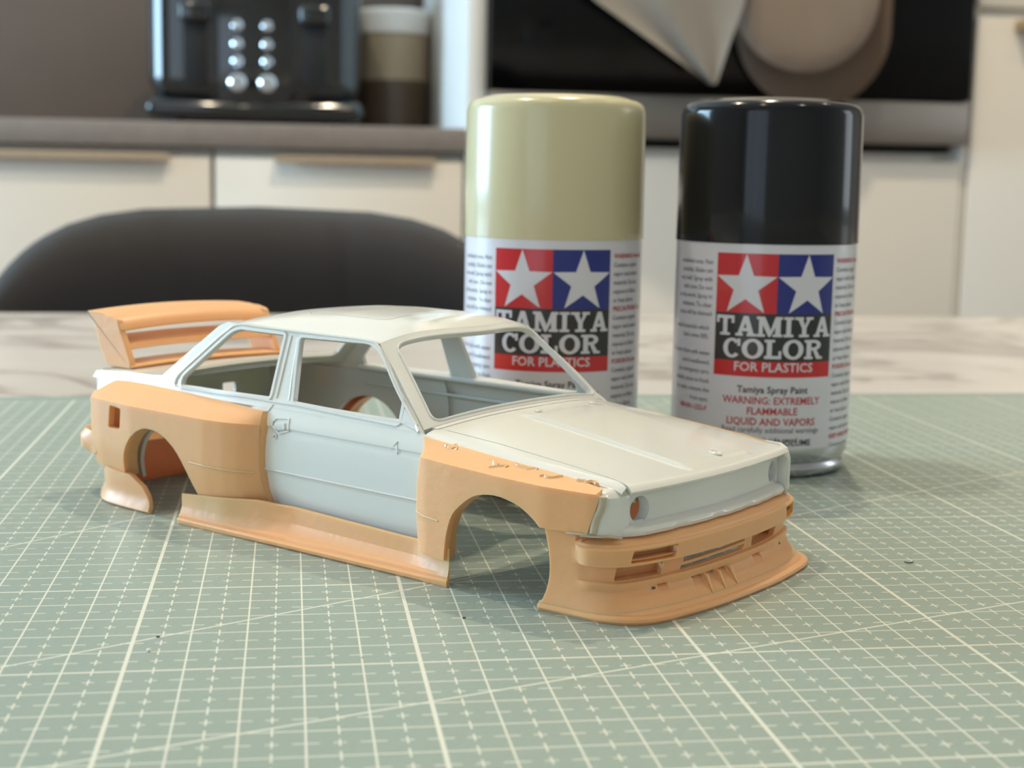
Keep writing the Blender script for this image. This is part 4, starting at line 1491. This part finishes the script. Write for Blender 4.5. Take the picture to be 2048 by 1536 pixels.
# boxes behind the lamp and brake ducts, so the openings read as recesses
for m_ in (-1, 1):
    for (ya, yb, za, zb, dp) in (((3.00, 1.90, 1.09, 1.355, 0.20), (3.20, 2.08, 0.74, 1.01, 0.20)) if m_ < 0 else ((3.04, 2.44, 1.09, 1.355, 0.20), (2.42, 1.04, 0.74, 1.01, 0.20))):
        vs, fs = [], []
        cn = [(ya, za), (yb, za), (yb, zb), (ya, zb)]
        for dpt in (0.0, dp):
            for y, z in cn:
                x = float(np.interp(abs(y), [q[1] for q in half_wall][::-1], [q[0] for q in half_wall][::-1])) + (0.10 if z > 1.05 else -0.07)
                yy2 = y if dpt == 0 else y * 0.97
                vs.append(cp(x - dpt, m_ * yy2, z))
        for i in ((0, 1), (1, 2), (2, 3), (3, 0)):
            if i == (2, 3):
                continue
            fs.append((i[0], i[1], i[1] + 4, i[0] + 4))
        lo = [cp(float(np.interp(abs(yb), [q[1] for q in half_wall][::-1], [q[0] for q in half_wall][::-1])) - dp, m_ * yb, za + (zb - za) * q) for q in (0, 0.62)]
        vs += [vs[4], vs[5], tuple(np.array(vs[5]) + np.array((0, 0, (zb - za) * 0.62))), tuple(np.array(vs[4]) + np.array((0, 0, (zb - za) * 0.62)))]
        fs.append((8, 9, 10, 11))
        mobj('duct_recess', vs, fs, M_RESIN, fb, 30)
# little vanes on the slope of the valance
for yv in (-0.93, -0.51, -0.09):
    a = s_of_y(yv)
    p0, p1 = bumper(a, 0.56), bumper(a, 0.20)
    vs = [p0, p1, (p0[0] + 0.10, p0[1], p0[2] - 0.02), (p0[0], p0[1] + 0.05, p0[2]), (p1[0], p1[1] + 0.03, p1[2]), (p0[0] + 0.10, p0[1] + 0.05, p0[2] - 0.02)]
    mobj('vane', vs, [(0, 1, 2), (3, 5, 4), (0, 2, 5, 3), (2, 1, 4, 5)], M_RESIN, fb, 20)
for yv in (-1.28, -0.86, -2.45):
    a = s_of_y(yv)
    vs = [tuple(np.array(bumper(a + o, zz)) + np.array((0.012, 0, 0.004))) for o, zz in ((0, 0.50), (0.09, 0.505), (0.09, 0.525), (0, 0.52))]
    mobj('vent_slit', vs, [(0, 1, 2, 3)], M_DARKP, fb, 20)
# splitter
sec = [(-0.42, 0.34), (-0.26, 0.235), (-0.13, 0.185), (-0.11, 0.150), (-0.02, 0.140), (0.02, 0.115), (0.035, 0.06), (0.0, 0.0), (-0.10, 0.0), (-0.5, 0.06)]
qs = np.linspace(0, 1, 81)
vs, fs = [], []
for q in qs:
    g = 0.35 + 0.65 * sstep(0.02, 0.20, min(q, 1 - q))
    for d, z in sec:
        x, y = on_plan(SP_, st_, q, d * g if d < 0 else d)
        vs.append(cp(x, y, z if d > -0.2 else 0.10 + (z - 0.10) * g))
n = len(sec)
for i in range(len(qs) - 1):
    for k in range(n):
        k2 = (k + 1) % n
        fs.append((i * n + k, i * n + k2, (i + 1) * n + k2, (i + 1) * n + k)[::-1])
fs += [tuple(range(n)), tuple((len(qs) - 1) * n + k for k in range(n))[::-1]]
mobj('front_splitter', vs, fs, M_RESIN, CAR, 40)

# ------------------------------------------------------------------ rear bumper
hr = [(-9.15, 3.92), (-10.3, 3.92), (-11.3, 3.82), (-12.1, 3.62), (-12.65, 3.25), (-12.9, 2.5), (-13.0, 1.3), (-13.03, 0.0)]
h = spline([(x, -y) for x, y in hr], 6)
RP = np.array(h + [(x, -y) for x, y in h[::-1][1:]])
rt_, RLEN = norm_param(RP)


def rbump(s_, z):
    q = s_ / RLEN
    fr_ = sstep(0.19, 0.24, min(q, 1 - q))
    d = itp(z, [0.0, 0.12, 0.14, 0.40, 0.6, 1.15, 1.2, 1.62, 1.7], [0.12, 0.10, 0.02, -0.02, 0.0, 0.0, 0.18 , 0.18, 0.05])
    if z > 1.1:
        d *= fr_
    else:
        d -= 0.42 * sstep(0.12, 0.24, min(q, 1 - q))
    x, y = on_plan(RP, rt_, q, -d)
    return cp(x, y, z)


ol = [(0.0, 0.06), (0.10, 0.30), (0.35, 0.62), (0.85, 0.86), (2.35, 0.92), (2.8, 1.70), (RLEN - 2.8, 1.70), (RLEN - 2.35, 0.92), (RLEN - 0.85, 0.86), (RLEN - 0.35, 0.62), (RLEN - 0.10, 0.30), (RLEN, 0.06)]
patch('rear_bumper', ol, rbump, M_RESIN, CAR, 0.16, 0.14, flip=True, angle=32, lines=[[(0.2, 0.13), (RLEN - 0.2, 0.13)]])

# ------------------------------------------------------------------ rear wing
WG = bpy.data.objects.new('rear_wing', None)
link(WG, CAR)
WH = 2.58
for s in (-1, 1):
    ep = rounded([(-13.62, 4.56), (-13.42, 4.42), (-13.30, 4.25), (-13.10, 3.70), (-12.80, 3.22), (-11.74, 3.20), (-11.80, 3.45), (-12.0, 3.85), (-12.20, 4.20), (-12.28, 4.47), (-12.7, 4.56)],
                 [0.02, 0.05, 0.05, 0.1, 0.02, 0.02, 0.1, 0.1, 0.1, 0.1, 0.1], 3)
    y0, y1 = s * WH, s * (WH - 0.18)
    extrude_poly('endplate', [(x - X0, z) for x, z in ep], min(y0, y1), max(y0, y1), M_RESIN, WG, 'y', 40, 0.02)


def blade(name, prof, crown, half=WH - 0.02):
    ys = np.linspace(-half, half, 25)
    vs, fs = [], []
    n = len(prof)
    for y in ys:
        c = crown * (1 - (y / half) ** 2)
        for x, z in prof:
            vs.append(cp(x, y, z + c))
    for i in range(len(ys) - 1):
        for k in range(n):
            k2 = (k + 1) % n
            fs.append((i * n + k, i * n + k2, (i + 1) * n + k2, (i + 1) * n + k))
    fs += [tuple(range(n))[::-1], tuple((len(ys) - 1) * n + k for k in range(n))]
    return mobj(name, vs, fs, M_RESIN, WG, 40)


blade('upper_blade', [(-13.62, 4.60), (-13.60, 4.54), (-13.1, 4.44), (-12.6, 4.26), (-12.22, 4.14), (-12.16, 4.19), (-12.22, 4.34), (-12.5, 4.50), (-13.05, 4.58)], 0.10)
blade('middle_blade', [(-12.95, 3.98), (-12.92, 3.90), (-12.5, 3.76), (-12.1, 3.66), (-11.98, 3.70), (-12.05, 3.82), (-12.45, 3.93)], 0.06)
blade('base_strip', [(-12.75, 3.30), (-12.7, 3.20), (-11.75, 3.20), (-11.70, 3.28), (-12.2, 3.36)], 0.07, WH - 0.02)

#@@DETAIL
# ------------------------------------------------------------------ small debris on the mat
rnd = random.Random(11)


def crumb(u, v, r, label):
    bm = bmesh.new()
    bmesh.ops.create_icosphere(bm, subdivisions=1, radius=r)
    for q in bm.verts:
        q.co *= rnd.uniform(0.65, 1.2)
        q.co.z *= 0.7
    zmin = min(q.co.z for q in bm.verts)
    for q in bm.verts:
        q.co.z -= zmin
    o = bmobj('plastic_crumb', bm, M_CRUMB, None, 20, W(u, v, 0.0))
    tag(o, label, 'plastic crumb', 'plastic crumbs on the mat')


crumb(0.33, 1.02, 0.05, 'white plastic crumb on the mat by the left thick grid line')
crumb(4.0, 0.35, 0.03, 'small white plastic crumb on the mat below the side skirt')
crumb(6.75, 4.0, 0.03, 'small white plastic crumb on the mat below the front wheel arch')
def speck(u, v, label):
    o = sweep('dark_speck', [(0, 0, 0.012), (0.035, 0.012, 0.014), (0.06, 0.0, 0.012)], 0.012, M_FIBRE, None, 6, loc=W(u, v, 0))
    tag(o, label, 'speck', 'dark specks on the mat')


speck(6.01, 2.46, 'tiny dark speck on the mat in front of the right end of the side skirt')
speck(0.39, 1.81, 'tiny dark speck on the mat just above the left white crumb')
fb2 = sweep('dark_fibre', [(0, 0, 0.03), (0.06, -0.05, 0.02), (0.13, -0.05, 0.02), (0.2, -0.02, 0.03)], 0.012, M_FIBRE, None, 6, loc=W(16.25, 5.7, 0))
tag(fb2, 'short curled dark fibre lying on the mat right of the car nose', 'fibre')
hr_ = sweep('loose_hair', spline([(0, 0, 0), (-0.12, -0.02, 0.06), (-0.2, 0, 0.18), (-0.3, -0.02, 0.14), (-0.42, 0.02, 0.2), (-0.3, 0.02, 0.28), (-0.16, 0, 0.5), (-0.1, 0, 0.62)], 6), 0.006, M_HAIR, None, 5,
            loc=W(8.12, 19.3, 6.1))
tag(hr_, 'fine pale hair clinging to the left edge of the beige-capped spray can', 'hair')
